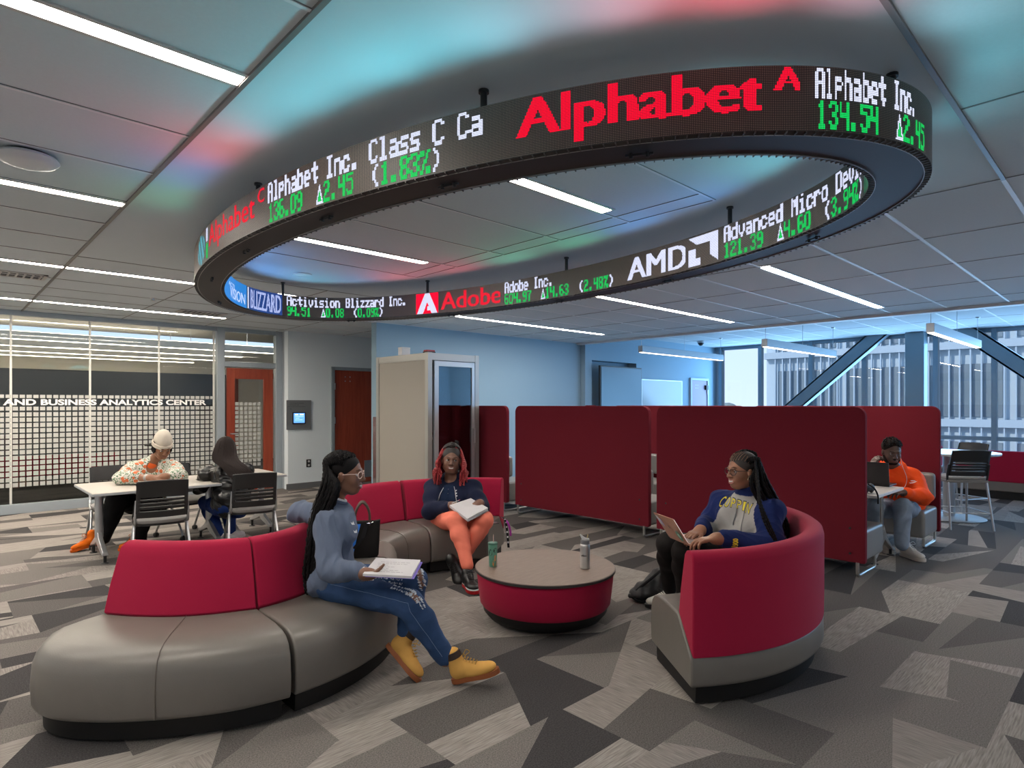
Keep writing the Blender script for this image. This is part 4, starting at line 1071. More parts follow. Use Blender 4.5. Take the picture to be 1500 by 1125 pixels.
# ---- folding table row and stacking chairs
m_tt = wood('ash_laminate', (.42, .385, .34), (.49, .455, .41), (1.5, 22, 1), .42, 3)
def nesting_table(x0, x1, y0, y1, lab, zt=.685):
    t = thing('folding_table', lab, 'table', ((x0 + x1) / 2, (y0 + y1) / 2, 0), group='pale folding tables')
    MB().box(x0, x1, y0, y1, zt - .026, zt).build('tabletop', m_tt, t, bevel=.003)
    MB().box(x0 - .003, x1 + .003, y0 - .003, y1 + .003, zt - .027, zt - .004).build('table_edge', mat('grey_edge', (.38, .40, .42), .45), t, bevel=.004)
    ym = (y0 + y1) / 2 + (.0)
    for x in (x0 + .13, x1 - .13):
        MB().tube([(x, ym, zt - .03), (x, ym, .20)], .036, 20).build('leg', m_alu, t, smooth=True)
        for s in (-1, 1):
            MB().rings([[Vector((x + b, ym + s * a, zz)) for b, zz in ((-.028, z0), (.028, z0), (.020, z1), (-.020, z1))] for a, z0, z1 in ((-.01, .16, .29), (.10, .12, .19), (.30, .07, .10))]).build('foot_arm', m_alu, t, bevel=.005)
            MB().cyl((x, ym + s * .285, .075), (x, ym + s * .285, .01), .014, n=12).lathe([(0, 0), (.036, 0), (.03, .008), (0, .012)], (x, ym + s * .285, 0), 20).build('levelling_foot', m_blackp, t, smooth=True)
    return t
nesting_table(1.06, 2.33, 6.62, 7.58, 'long pale folding table at which the two students write, left end')
nesting_table(2.36, 3.0, 6.95, 7.8, 'end of a second pale folding table near the wooden door')
m_seatg = mat('light_grey_seat', (.27, .26, .255), .75, bump=.1, bscale=500)
def slat_back(w, z0, z1, yoff, m, parent, thick=.012, slots=4, slot_lo=.18, slot_hi=.62, lean=.10):
    """curved plastic back with a row of long slots"""
    nx, nz = 14, 40; vs = {}; b = MB()
    def pt(i, j):
        u = i / nx * 2 - 1; v = j / nz
        ww = w / 2 * (1 - .04 * v) * (1 - .03 * (1 - v))
        return Vector((u * ww, yoff - lean * v - .035 * (1 - u * u), z0 + (z1 - z0) * v + .01 * (1 - u * u) * v))
    for j in range(nz + 1):
        for i in range(nx + 1): b.v.append(tuple(pt(i, j)))
    for j in range(nz):
        v = (j + .5) / nz
        inslot = slot_lo < v < slot_hi and ((v - slot_lo) / (slot_hi - slot_lo) * slots) % 1 < .36
        for i in range(nx):
            if inslot and 1 <= i < nx - 1: continue
            a = j * (nx + 1) + i; b.f.append((a, a + 1, a + nx + 2, a + nx + 1)); b.m.append(0)
    return b.build('backrest', m, parent, smooth=True, solid=thick)
def make_chair(label):
    t = thing('nesting_chair', label, 'chair', (0, 0, 0), local=True, group='black slatted chairs at the folding tables')
    k = .94
    slat_back(.43, .46, .80, -.20, m_blackp, t)
    b = MB(); n = 28; rs = []
    for z, s in ((.392, .90), (.398, .97), (.412, 1.0), (.424, .99), (.432, .93), (.434, .6)):
        rs.append([Vector((.225 * s * math.copysign(abs(math.cos(a)) ** .55, math.cos(a)), .02 + .215 * s * math.copysign(abs(math.sin(a)) ** .55, math.sin(a)), z)) for a in [2 * PI * i / n for i in range(n)]])
    b.rings(rs); st = b.build('seat', m_seatg, t, smooth=True)
    MB().rings([[p * .98 + Vector((0, 0, .392 - p.z * .98 - dz)) for p in rs[0]] for dz in (0, .02)]).build('seat_shell', m_blackp, st, smooth=True)
    for s in (-1, 1):
        MB().tube([(s * .205, -.215, .62), (s * .21, -.205, .5), (s * .213, -.19, .44), (s * .215, -.14, .40), (s * .215, -.02, .375)], [.012, .014, .013, .014, .015], 10).build('back_bracket', m_alu, t, smooth=True)
        MB().tube([(s * .20, -.02, .372), (s * .15, -.02, .372)], .020, 12).build('pivot', m_blackp, t, smooth=True)
        MB().tube([(s * .215, -.03, .375), (s * .235, .16, .16), (s * .24, .21, .09), (s * .24, .22, .055)], .0125, 10).build('leg', m_alu, t, smooth=True)
        MB().tube([(s * .215, -.06, .375), (s * .235, -.20, .13), (s * .24, -.23, .08), (s * .24, -.235, .055)], .0125, 10).build('leg', m_alu, t, smooth=True)
        for y in (.225, -.24):
            c = MB()
            for o in (-.012, .012): c.cyl((s * .24 + o - .007, y, .026), (s * .24 + o + .007, y, .026), .025, n=20)
            c.box(s * .24 - .006, s * .24 + .006, y - .012, y + .012, .03, .062); c.build('caster', m_blackp, t, smooth=True)
    MB().box(-.16, .16, -.04, 0, .365, .385).build('seat_frame', m_blackp, t)
    return t
ch = make_chair('empty black slatted chair on casters in front of the writing table')
place(ch, (1.59, 6.54, 0), math.radians(-10))
for (x, y, r, lab) in ((2.44, 6.53, -14, 'black slatted chair on casters under the student with long hair'),
                       (1.45, 7.75, 176, 'chair behind the table under the student with the cream beanie'),
                       (2.15, 7.62, 200, 'empty chair on the far side of the writing table between the two students')):
    c = copy_tree(ch); place(c, (x, y, 0), math.radians(r)); c['label'] = lab

# ---- counter height table, stools and banquettes by the window
def high_table():
    c = Vector((9.75, 1.86, 0))
    t = thing('high_table', 'round counter-height table on a silver disc base by the windows', 'table', c)
    MB().lathe([(0, .845), (.545, .845), (.55, .85), (.55, .868), (.545, .873), (0, .873)], c, 64).build('tabletop', mat('blue_grey_laminate', (.44, .46, .48), .22), t, smooth=True)
    MB().lathe([(.0, .02), (.06, .03), (.068, .05), (.068, .845), (0, .845)], c, 32).build('leg', m_alu, t, smooth=True)
    MB().lathe([(0, .002), (.40, .002), (.405, .010), (.38, .022), (.1, .032), (0, .034)], c, 64).build('base_plate', mat('satin_base', (.36, .37, .38), .5, .6), t, smooth=True)
high_table()
def make_stool(label):
    t = thing('counter_stool', label, 'stool', (0, 0, 0), local=True, group='counter stools at the high round table')
    slat_back(.44, .64, .945, -.19, m_blackp, t)
    MB().box(-.215, .215, -.19, .22, .585, .625).build('seat', m_seatg, t, bevel=.018, seg=3)
    MB().box(-.225, .225, -.21, .22, .555, .588).build('seat_frame', mat('bronze_frame', (.20, .18, .165), .4, .4), t, bevel=.005)
    for s in (-1, 1):
        MB().tube([(s * .215, -.19, .57), (s * .222, -.205, .66), (s * .218, -.235, .78)], .012, 8).build('back_bracket', m_blackp, t, smooth=True)
        MB().tube([(s * .21, .20, .56), (s * .235, .25, .0)], [.013, .012], 10).build('leg', m_alu, t, smooth=True)
        MB().tube([(s * .21, -.20, .56), (s * .235, -.30, .0)], [.013, .012], 10).build('leg', m_alu, t, smooth=True)
        MB().tube([(s * .227, .235, .20), (s * .227, -.262, .20)], .007, 8).build('foot_rail', m_alu, t, smooth=True)
    MB().tube([(-.227, .235, .20), (.227, .235, .20)], .007, 8).build('foot_rail', m_alu, t, smooth=True)
    MB().tube([(-.227, -.262, .20), (.227, -.262, .20)], .007, 8).build('foot_rail', m_alu, t, smooth=True)
    return t
st = make_stool('nearer dark slatted counter stool, its back toward the viewer')
place(st, (9.17, 1.66, 0), math.radians(-52))
s2 = copy_tree(st); place(s2, (10.42, 1.88, 0), math.radians(62)); s2['label'] = 'farther counter stool facing the viewer across the high round table'
def banquette(x, y0, y1, lab):
    t = thing('banquette', lab, 'bench', (x + .3, (y0 + y1) / 2, 0), group='crimson backed benches by the windows')
    MB().box(x, x + .15, y0, y1, .27, .76).build('backrest', mat('crimson_bench_fabric', (.27, .01, .035), .85), t, bevel=.02)
    MB().box(x + .01, x + .65, y0 + .01, y1 - .01, .12, .40).build('seat', m_leather, t, bevel=.02)
    MB().box(x + .03, x + .6, y0 + .03, y1 - .03, .005, .12).build('kick_base', m_kick, t)
banquette(12.2, -.6, 2.35, 'crimson backed bench facing the windows at the right edge')
banquette(13.0, 2.6, 3.4, 'crimson backed bench before the steel column, mostly hidden')

# ---- personal things
def handbag():
    c = P(531, 806, 4.36); c.z = .416
    t = thing('handbag', 'black tote handbag with brown handles and a blue strap standing on the sofa', 'bag', c)
    a = nrm(V(1, .25, 0)); d = nrm(Vector((-a.y, a.x, 0)))
    b = MB(); rs = []
    for z, wx, wy in ((.0, .105, .055), (.01, .112, .06), (.10, .118, .055), (.20, .122, .040), (.245, .125, .028)):
        rs.append([c + a * (wx * (abs(math.cos(q)) ** .35) * math.copysign(1, math.cos(q))) + d * (wy * (abs(math.sin(q)) ** .5) * math.copysign(1, math.sin(q))) + UP * (z + (.012 * math.cos(q) ** 2 if z > .2 else 0)) for q in [2 * PI * k / 36 for k in range(36)]])
    b.rings(rs); b.build('bag_body', mat('black_canvas', (.012, .011, .011), .75, bump=.2, bscale=400), t, smooth=True)
    for s, o in ((-1, -.03), (1, .03)):
        pts = spline([c + a * (-.05) + d * (s * .026) + UP * .21, c + a * (-.045) + d * (s * .03) + UP * .32, c + a * .0 + d * (s * .03) + UP * .385, c + a * .045 + d * (s * .03) + UP * .32, c + a * .05 + d * (s * .026) + UP * .21], 24)
        MB().tube(pts, .0085, 8).build('handle', mat('brown_leather_handle', (.055, .03, .022), .5), t, smooth=True)
    blue = mat('bright_blue_strap', (.01, .16, .62), .5)
    f = -d * .062 if d.dot(FW) > 0 else d * .062
    pts = [c + a * -.03 + f * .62 + UP * .235, c + a * -.055 + f * .95 + UP * .15, c + a * -.075 + f * 1.06 + UP * .06, c + a * -.085 + f * 1.08 + UP * .01]
    b = MB(); b.rings([[p - a * .018, p + a * .018, p + a * .018 + f * .05, p - a * .018 + f * .05] for p in pts]); b.build('blue_strap', blue, t)
    b = MB(); pts = [c + a * .03 + f * .6 + UP * .235, c + a * .0 + f * 1.0 + UP * .14, c + a * -.06 + f * 1.12 + UP * .07]
    b.rings([[p - a * .014, p + a * .014, p + a * .014 + f * .05, p - a * .014 + f * .05] for p in pts]); b.build('front_strap', m_blackf, t)
    MB().tube([c + a * .03 + f * .5 + UP * .235, c + a * .055 + f * .62 + UP * .238, c + a * .075 + f * .5 + UP * .243], .004, 6).build('zip_pull', m_chrome, t, smooth=True)
handbag()
def backpack():
    c = P(950, 880, 4.68); c.z = 0
    t = thing('backpack', 'black backpack slumped on the carpet beside the woman with the laptop', 'backpack', c)
    s = Sdf(); u = V(1, .2, 0)
    s.ell(c + V(.06, .03, .075), (.17, .10, .075), (nrm(u), nrm(Vector((-u.y, u.x, 0))), UP), .04); s.ell(c + V(-.05, .0, .05), (.11, .09, .05), None, .04)
    s.chain([c + V(.0, 0, .09), c + V(.10, .05, .15), c + V(.18, .08, .19)], [.05, .07, .06], .05)
    s.build('bag_body', mat('black_nylon', (.010, .010, .011), .55, bump=.3, bscale=60), t, .008, .006, 40)
    pts = spline([c + V(-.14, -.04, .04), c + V(-.08, -.04, .10), c + V(.02, -.06, .19), c + V(.12, -.03, .26)], 20)
    MB().tube(pts, .011, 8).build('shoulder_strap', m_blackf, t, smooth=True)
    MB().tube(spline([c + V(-.15, -.05, .045), c + V(-.10, -.09, .02), c + V(0, -.11, .015), c + V(.08, -.12, .02)], 16), .007, 8).build('lower_strap', m_blackf, t, smooth=True)
    MB().sphere(c + V(-.15, -.045, .045), .018, 10, 8).build('buckle', m_blackp, t, smooth=True)
backpack()
def phone_lanyard():
    c = P(719, 760, 5.5); c.z = .422
    t = thing('mobile_phone', 'phone lying on the sofa seat beside the woman in coral leggings', 'phone', c)
    a = nrm(V(1, .6, 0)); d = Vector((-a.y, a.x, 0))
    M = Matrix.Translation(c) @ Matrix.Rotation(math.atan2(a.y, a.x), 4, 'Z')
    MB().box(-.07, .07, -.034, .034, 0, .008, M).build('phone_body', m_blackp, t, bevel=.003)
    MB().box(-.066, .066, -.031, .031, .008, .0088, M).build('phone_screen', mat('phone_glass', (.25, .24, .26), .15), t)
    t = thing('lanyard', 'black and white lanyard with a purple strap hanging over the sofa seat end', 'lanyard', P(745, 780, 5.45))
    pts = spline([P(722, 757, 5.55), P(733, 757, 5.5), P(740, 762, 5.43), P(743, 780, 5.40), P(745, 802, 5.40)], 24)
    def band(name, pts, w, m, parent):
        b = MB(); b.rings([[p - RT * w, p + RT * w, p + RT * w - FW * .003, p - RT * w - FW * .003] for p in pts]); return b.build(name, m, parent)
    s = band('strap', pts, .010, m_blackf, t)
    b = MB()
    for i in (11, 13, 15, 17, 19, 21): p = pts[i] - FW * .004; b.add([p + V(-.006, 0, -.008), p + V(.006, 0, -.008), p + V(.006, 0, .008), p + V(-.006, 0, .008)], [(0, 1, 2, 3)])
    b.build('strap_print', m_plw, s)
    band('purple_strap', spline([P(736, 758, 5.52), P(743, 764, 5.42), P(747, 775, 5.41), P(748, 785, 5.41)], 16), .009, mat('magenta_purple', (.32, .02, .30), .6), t)
phone_lanyard()
# ================================================================= PEOPLE
def skin(name, c): return mat(name, c, .42, noise=.05, nscale=25)
def PJ(**k): return {a: P(*b) for a, b in k.items()}
class Fig:
    """a seated figure: joints J in the room, head frame, one continuous body"""
    def __init__(s, label, J, hf, skin_m, hu=(0, 0, 1), hs=1., w=1., female=True, h=.005, arm=1., leg=1., anchor=None):
        s.J = J; s.sk = skin_m; s.h = h; s.w = w; s.hs = hs; s.arm = arm; s.leg = leg; s.female = female
        a = anchor or J['pelvis']
        s.t = thing('person', label, 'person', (a[0], a[1], 0))
        s.f = nrm(hf); s.u = nrm(Vector(hu) - s.f * Vector(hu).dot(s.f)); s.r = s.f.cross(s.u).normalized(); s.c = J['head']
        up = nrm(J['neck'] - J['pelvis']); sd = J['shR'] - J['shL']; sd = nrm(sd - up * sd.dot(up)); s.tu, s.tr = up, sd; s.tf = up.cross(sd).normalized()
        s.S = Sdf()
    def H(s, f, r, u): return s.c + (s.f * f + s.r * r + s.u * u) * s.hs
    def torso(s, S, g, belly=0., k=.05, bust=True, low=0.):
        J, w = s.J, s.w; ax = (s.tr, s.tf, s.tu); n, p = J['neck'], J['pelvis']; L = (n - p).length
        S.cap(J['shL'] - s.tu * .01, J['shR'] - s.tu * .01, .050 * w + g, None, k)
        c = p + (n - p) * .66; S.ell(c + s.tf * .0, (.145 * w + g, .105 * w + g, L * .30 + g), ax, k)
        c = p + (n - p) * .34; S.ell(c + s.tf * .01, (.132 * w + g + belly * .5, .105 * w + g + belly, L * .30 + g), ax, k)
        S.ell(p + s.tu * .03, (.165 * w + g, .125 * w + g, .105 + g), ax, k)
        if s.female and bust:
            for q in (-1, 1): S.ell(p + (n - p) * .60 + s.tr * (.068 * w * q) + s.tf * (.075 * w), (.062 * w + g, .062 * w + g, .068 * w + g), ax, .04)
        S.cap(n + s.tu * .01, n - s.tu * .06, .055 * w + g * .5, .085 * w + g, k)
    def head(s, S):
        H = s.H; k = s.hs; ax = (s.r, s.f, s.u)
        S.ell(H(-.012, 0, .028), (.074 * k, .094 * k, .086 * k), ax, .02)
        S.ell(H(.022, 0, -.030), (.060 * k, .064 * k, .080 * k), ax, .03)
        S.ell(H(.050, 0, -.088), (.030 * k, .026 * k, .021 * k), ax, .03)
        for q in (-1, 1):
            S.ell(H(.056, .034 * q, -.034), (.023 * k, .022 * k, .026 * k), ax, .02)
            S.cap(H(-.005, .050 * q, -.066), H(.045, .022 * q, -.094), .016 * k, .016 * k, .03)
            S.ell(H(-.004, .076 * q, -.012), (.008 * k, .017 * k, .030 * k), ax, .008)
            S.ell(H(.092, .031 * q, .003), (.017 * k, .016 * k, .0105 * k), ax, .008, sub=True)
            S.ell(H(.093, .012 * q, -.033), (.009 * k, .010 * k, .0075 * k), ax, .008)
        S.cap(H(.082, -.030, .020), H(.082, .030, .020), .008 * k, None, .014)
        S.cap(H(.085, 0, .010), H(.104, 0, -.028), .0065 * k, .0115 * k, .010)
        S.cap(H(.073, -.021, -.062), H(.073, .021, -.062), .0115 * k, None, .014); S.cap(H(.080, -.008, -.061), H(.080, .008, -.061), .008 * k, None, .012)
        S.cap(H(-.022, 0, -.055), s.J['neck'] + s.tu * .02, .050 * k, .052 * k, .03)
    def arms(s, S, g0=0., g1=0., g2=0., k=.03, upto=1., sides='LR'):
        J, a = s.J, s.arm
        for q in sides:
            e = J['el' + q]; wr = J['wr' + q]; wr = e + (wr - e) * upto
            S.cap(J['sh' + q], e, .048 * a + g0, .040 * a + g1, k); S.cap(e, wr, .040 * a + g1, .028 * a + g2, k)
    def legs(s, S, g0=0., g1=0., g2=0., k=.03, upto=1.):
        J, a = s.J, s.leg
        for q in 'LR':
            kn, an = J['kn' + q], J['an' + q]; an = kn + (an - kn) * upto
            S.cap(J['hip' + q], kn, .086 * a + g0, .058 * a + g1, k)
            m = kn + (an - kn) * .3 - s.tf * .0
            S.cap(kn, m, .056 * a + g1, .055 * a + g1, k); S.cap(m, an, .055 * a + g1, .034 * a + g2, k)
    def hand(s, q, d, n, curl=(.5, .55, .6, .65), k=1., thumb=(.5, .7, .2), spread=1., tside=None):
        """d: direction of the fingers, n: the way the palm faces, tside: side of the thumb"""
        S = s.S; w = s.J['wr' + q]; d = nrm(d); n = nrm(Vector(n) - d * Vector(n).dot(d)); t = nrm(tside if tside is not None else d.cross(n) * (1 if q == 'R' else -1)); t = nrm(t - d * t.dot(d) - n * t.dot(n))
        S.cap(w - d * .02, w + d * .02, .026 * k, .024 * k, .015)
        for j, o in enumerate((.027, .009, -.009, -.026)):
            kn = w + d * (.088 - abs(o - .005) * .35) * k + t * o * k
            S.cap(w + d * .015 * k + t * o * .5 * k, kn, .0145 * k, .0115 * k, .008)
            L = (.042, .047, .044, .034)[j] * k; c = curl[j]; p = kn; ang = c * .45; td = t * (o * .35 * spread / .027 * .3)
            for seg, (ln, ra, rb) in enumerate(((1., .0098, .009), (.62, .009, .0082), (.5, .0082, .0068))):
                dd = nrm(d * math.cos(ang) + n * math.sin(ang) + td); e = p + dd * L * ln
                S.cap(p, e, ra * k, rb * k, .003); p = e; ang += c
        p = w + d * .022 * k + t * .024 * k; a, b, c = thumb
        dd = nrm(d * .75 + t * a + n * c); e = p + dd * .042 * k; S.cap(p, e, .0155 * k, .0115 * k, .010)
        dd = nrm(d * (.75 + .2) + t * (a - .35) + n * (c + .1)); e2 = e + dd * .030 * k; S.cap(e, e2, .0112 * k, .0095 * k, .004); S.cap(e2, e2 + nrm(dd + n * .1) * .022 * k, .0095 * k, .0075 * k, .004)
        return w + d * .1
    def body(s):
        S = s.S; s.torso(S, 0); s.head(S); s.arms(S); s.legs(S)
        for q in 'LR': S.cap(s.J['an' + q], s.J['an' + q] - UP * .02, .034, .034, .02)
        s.body_o = S.build('body', s.sk, s.t, s.h); return s.body_o
    def face(s, smile=.6, open_=False, brow=(.012, .009, .008), lip=(.20, .06, .05), lids=0., look=(0, 0)):
        H = s.H; k = s.hs; ax = (s.r, s.f, s.u)
        ew = mat('eye_white', (.50, .48, .46), .5); ei = mat('iris_dark', (.018, .010, .007), .15)
        for q in (-1, 1):
            e = MB().sphere(H(.0685, .031 * q, .003), .0135 * k, 16, 12, ax).build('eye', ew, s.t, smooth=True)
            MB().sphere(H(.0755, .031 * q + look[0], .002 + look[1]), .0078 * k, 12, 8, ax).build('iris', ei, e, smooth=True)
            b = MB(); b.tube([H(.070, .015 * q, .006), H(.080, .022 * q, .0105 - lids), H(.0815, .031 * q, .0125 - lids), H(.078, .040 * q, .010 - lids), H(.066, .048 * q, .004)], .0034 * k, 8).build('upper_eyelid', s.sk, e, smooth=True)
            MB().tube([H(.0895, .014 * q, .025), H(.0875, .030 * q, .030), H(.073, .050 * q, .025)], [.0016 * k, .0024 * k, .0012 * k], 8).build('eyebrow', mat('brow_dark', brow, .8), s.t, smooth=True)
        lm = mat('lip_' + s.sk.name, lip, .35)
        sm = .006 * smile; gap = .006 if open_ else .0012
        up = [H(.075, -.030, -.059 + sm), H(.0895, -.014, -.0585 + gap * .5), H(.0935, 0, -.0590 + gap * .5), H(.0895, .014, -.0585 + gap * .5), H(.075, .030, -.059 + sm)]
        lo = [H(.075, -.030, -.060 + sm), H(.0885, -.014, -.067 - gap), H(.0920, 0, -.0695 - gap), H(.0885, .014, -.067 - gap), H(.075, .030, -.060 + sm)]
        o = MB().tube(spline(up, 12), [.0016 * k] + [.0034 * k] * 10 + [.0016 * k], 8).tube(spline(lo, 12), [.0016 * k] + [.0044 * k] * 10 + [.0016 * k], 8).build('lips', lm, s.t, smooth=True)
        if open_: MB().tube(spline([H(.078, -.023, -.0615 + sm * .7), H(.0892, -.011, -.0635 + sm * .1), H(.0915, 0, -.0645), H(.0892, .011, -.0635 + sm * .1), H(.078, .023, -.0615 + sm * .7)], 11), [.0018 * k] + [.0042 * k] * 9 + [.0018 * k], 8).build('teeth', mat('teeth', (.75, .73, .68), .3), s.t, smooth=True)
    def cap_pt(s, a, b, g=.0, C=(-.018, 0, .032), R=(.080, .098, .090)):
        """point on the scalp: a = 0 front, 90 crown, 180 nape; b = -1..1 to the person's left/right"""
        a = math.radians(a); q = math.sqrt(max(0, 1 - b * b)); g = 1 + g
        return s.H(C[0] + R[1] * g * q * math.cos(a), C[1] + R[0] * g * b, C[2] + R[2] * g * q * math.sin(a))
    def haircap(s, m, k=1., back=True, C=(-.016, 0, .036), R=(.081, .094, .088)):
        S = Sdf(); ax = (s.r, s.f, s.u); S.ell(s.H(*C), tuple(x * s.hs * k for x in R), ax, .02)
        if back: S.ell(s.H(-.045, 0, -.03), (.066 * s.hs, .060 * s.hs, .07 * s.hs), ax, .02)
        return S.build('hair', m, s.t, max(s.h, .005))
    def strands(s, name, paths, m, parent, r=.0075, n=64, sides=6, twist=.16, per=5., mfun=None):
        b = MB()
        for i, p in enumerate(paths):
            q = spline(p, n); ph = i * 1.7
            rr = [r * (1 + twist * math.sin(j * per / 3 + ph)) * (1 if j < n - 4 else .7) for j in range(n)]
            o = len(b.f); b.tube(q, rr, sides)
            if mfun:
                for jf in range(o, len(b.f)): b.m[jf] = mfun((jf - o) / max(1, len(b.f) - o), i)
        return b.build(name, m, parent, smooth=True)
    def glasses(s, m, lensr=.021, pos=(.098, .031, .0), sq=.8):
        g = MB(); H = s.H
        for q in (-1, 1):
            pts = []
            for k in range(20):
                a = 2 * PI * k / 20; cx, sx = math.cos(a), math.sin(a)
                pts.append(H(pos[0] - .010 * abs(.6 + cx * q * .4), pos[1] * q + lensr * 1.12 * math.copysign(abs(cx) ** sq, cx), pos[2] + lensr * .86 * math.copysign(abs(sx) ** sq, sx)))
            g.tube(pts, .0020 * s.hs, 8, closed=True)
            g.tube([H(pos[0] - .012, (pos[1] + lensr * 1.15) * q, .008), H(.05, .077 * q, .008), H(-.01, .080 * q, .002), H(-.02, .080 * q, -.012)], .0018 * s.hs, 6)
        g.tube([H(pos[0] - .004, -.010, .004), H(pos[0] + .004, 0, .006), H(pos[0] - .004, .010, .004)], .0018 * s.hs, 6)
        o = g.build('eyeglasses', m, s.t, smooth=True)
        l = MB()
        for q in (-1, 1):
            l.add([H(pos[0] - .008, pos[1] * q + lensr * 1.05 * math.cos(2 * PI * k / 16), lensr * .8 * math.sin(2 * PI * k / 16) + pos[2]) for k in range(16)], [tuple(range(16))])
        l.build('lenses', glass('lens_glass', (.97, .97, .98), 1.4), o)
        return o
def shoe(parent, H, d, u, name, m_up, m_sole, L=.28, boot=0., laces=None, m_collar=None, toe=None, m_mid=None, w=1.):
    """H: heel on the ground side, d towards the toe, u up from the sole"""
    d = nrm(d); u = nrm(Vector(u) - d * Vector(u).dot(d)); t = d.cross(u).normalized(); k = L / .28; ax = (t, d, u)
    X = lambda a, b, c=0.: H + d * (a * k) + u * (b * k) + t * (c * k)
    S = Sdf(); S.ell(X(.055, .055), (.037 * k * w, .05 * k, .045 * k), ax, .02); S.cap(X(.07, .07), X(.17, .047), .040 * k * w, .033 * k, .02)
    S.ell(X(.205, .042), (.043 * k * w, .062 * k, .030 * k), ax, .02); S.ell(X(.15, .035), (.041 * k * w, .08 * k, .026 * k), ax, .02)
    if boot: S.cap(X(.055, .06), X(.048, .06 + boot), .043 * k, .045 * k, .02)
    o = S.build(name, m_up, parent, .004)
    pr = [(.0, .016), (.012, .028), (.04, .036), (.09, .034), (.14, .038), (.19, .045), (.23, .043), (.258, .032), (.274, .016), (.279, .0)]
    out = [(a, b * w) for a, b in pr] + [(a, -b * w) for a, b in reversed(pr[:-1])]
    b = MB(); b.rings([[X(a, 0 + (.006 if a > .2 else 0) * 0, c) for a, c in out], [X(a * 1.0, .008, c * 1.03) for a, c in out], [X(a, .026, c) for a, c in out]])
    so = b.build('sole', m_sole, o, smooth=True)
    if m_mid: MB().rings([[X(a, .026, c * 1.02) for a, c in out], [X(a, .034, c * .99) for a, c in out]]).build('midsole', m_mid, so, smooth=True)
    if m_collar and boot: MB().tube([X(.048, .05 + boot), X(.047, .085 + boot)], [.0475 * k, .045 * k], 20).build('padded_collar', m_collar, o, smooth=True)
    if laces:
        l = MB(); n = 5
        for i in range(n):
            a = .085 + .075 * i / n; z = .108 - .045 * i / n + (.02 if boot else 0)
            l.tube([X(a + .02, z - .012, -.022), X(a + .028, z, 0), X(a + .02, z - .012, .022)], .0026 * k, 6)
        a, z = (.10, .13) if boot else (.10, .108)
        for q in (-1, 1): l.tube(spline([X(a, z), X(a + .02, z + .022, q * .022), X(a + .03, z, q * .036), X(a + .01, z - .004, q * .01)], 12), .0022 * k, 6)
        l.build('laces', laces, o, smooth=True)
    return o
def cloth_decal(name, poly, org, ax, ay, n, bvh, m, parent, lift=.003, cuts=3):
    bm = bmesh.new(); f = bm.faces.new([bm.verts.new((x, y, 0)) for x, y in poly])
    for _ in range(cuts): bmesh.ops.triangulate(bm, faces=bm.faces); bmesh.ops.subdivide_edges(bm, edges=bm.edges[:], cuts=1)
    bmesh.ops.triangulate(bm, faces=bm.faces); bm.verts.index_update()
    out = []
    for v in bm.verts:
        p = org + ax * v.co.x + ay * v.co.y; h = bvh.ray_cast(p + n * .2, -n, .5)
        out.append((h[0] + n * lift) if h[0] is not None else p)
    fs = [tuple(q.index for q in f.verts) for f in bm.faces]; bm.free()
    return MB().add(out, fs).build(name, m, parent)
m_hairk = mat('black_hair', (.0065, .0055, .006), .6, spec=.12); m_skin1 = skin('skin_brown', (.17, .075, .045)); m_skin2 = skin('skin_deep_brown', (.17, .078, .05)); m_skin3 = skin('skin_warm_brown', (.30, .135, .078)); m_skin4 = skin('skin_dark', (.075, .038, .026)); m_skin5 = skin('skin_golden_brown', (.27, .12, .065))
m_denim = mat('blue_denim', (.035, .072, .165), .75, noise=.35, nscale=14, bump=.25, bscale=900)
m_spiral = mat('paper_white', (.55, .54, .56), .8)
def notebook(label, A, B, C, Dd, th, m_under, lines=7, name='notebook'):
    """corners in order: spine end, along the spine, across, back"""
    c = (A + B + C + Dd) / 4
    t = thing(name, label, 'notebook', c)
    n = (B - A).cross(Dd - A).normalized(); n = n if n.z > 0 else -n
    MB().rings([[A - n * th, B - n * th, C - n * th, Dd - n * th], [A, B, C, Dd]]).build('pages', m_spiral, t)
    e = (C + Dd - A - B).normalized() * .012; g = (B + C - A - Dd).normalized() * .006
    MB().rings([[q - n * (th + .003) for q in (A + e, B + e, C + e, Dd + e)], [q - n * th for q in (A + e, B + e, C + e, Dd + e)]]).build('cover', m_under, t)
    r = random.Random(int(c.x * 100)); ink = MB()
    for i in range(lines):
        v = .16 + .68 * i / lines; u = r.uniform(.12, .2)
        while u < .78:
            l = r.uniform(.03, .10)
            a = A + (Dd - A) * u + (B - A) * v + n * .001; b_ = a + (Dd - A) * l; w = (B - A).normalized() * .0022
            ink.add([a - w, b_ - w, b_ + w, a + w], [(0, 1, 2, 3)]); u += l + .02
            if r.random() < .12: break
    ink.build('handwriting', mat('ink', (.12, .12, .15), .7), t)
    return t

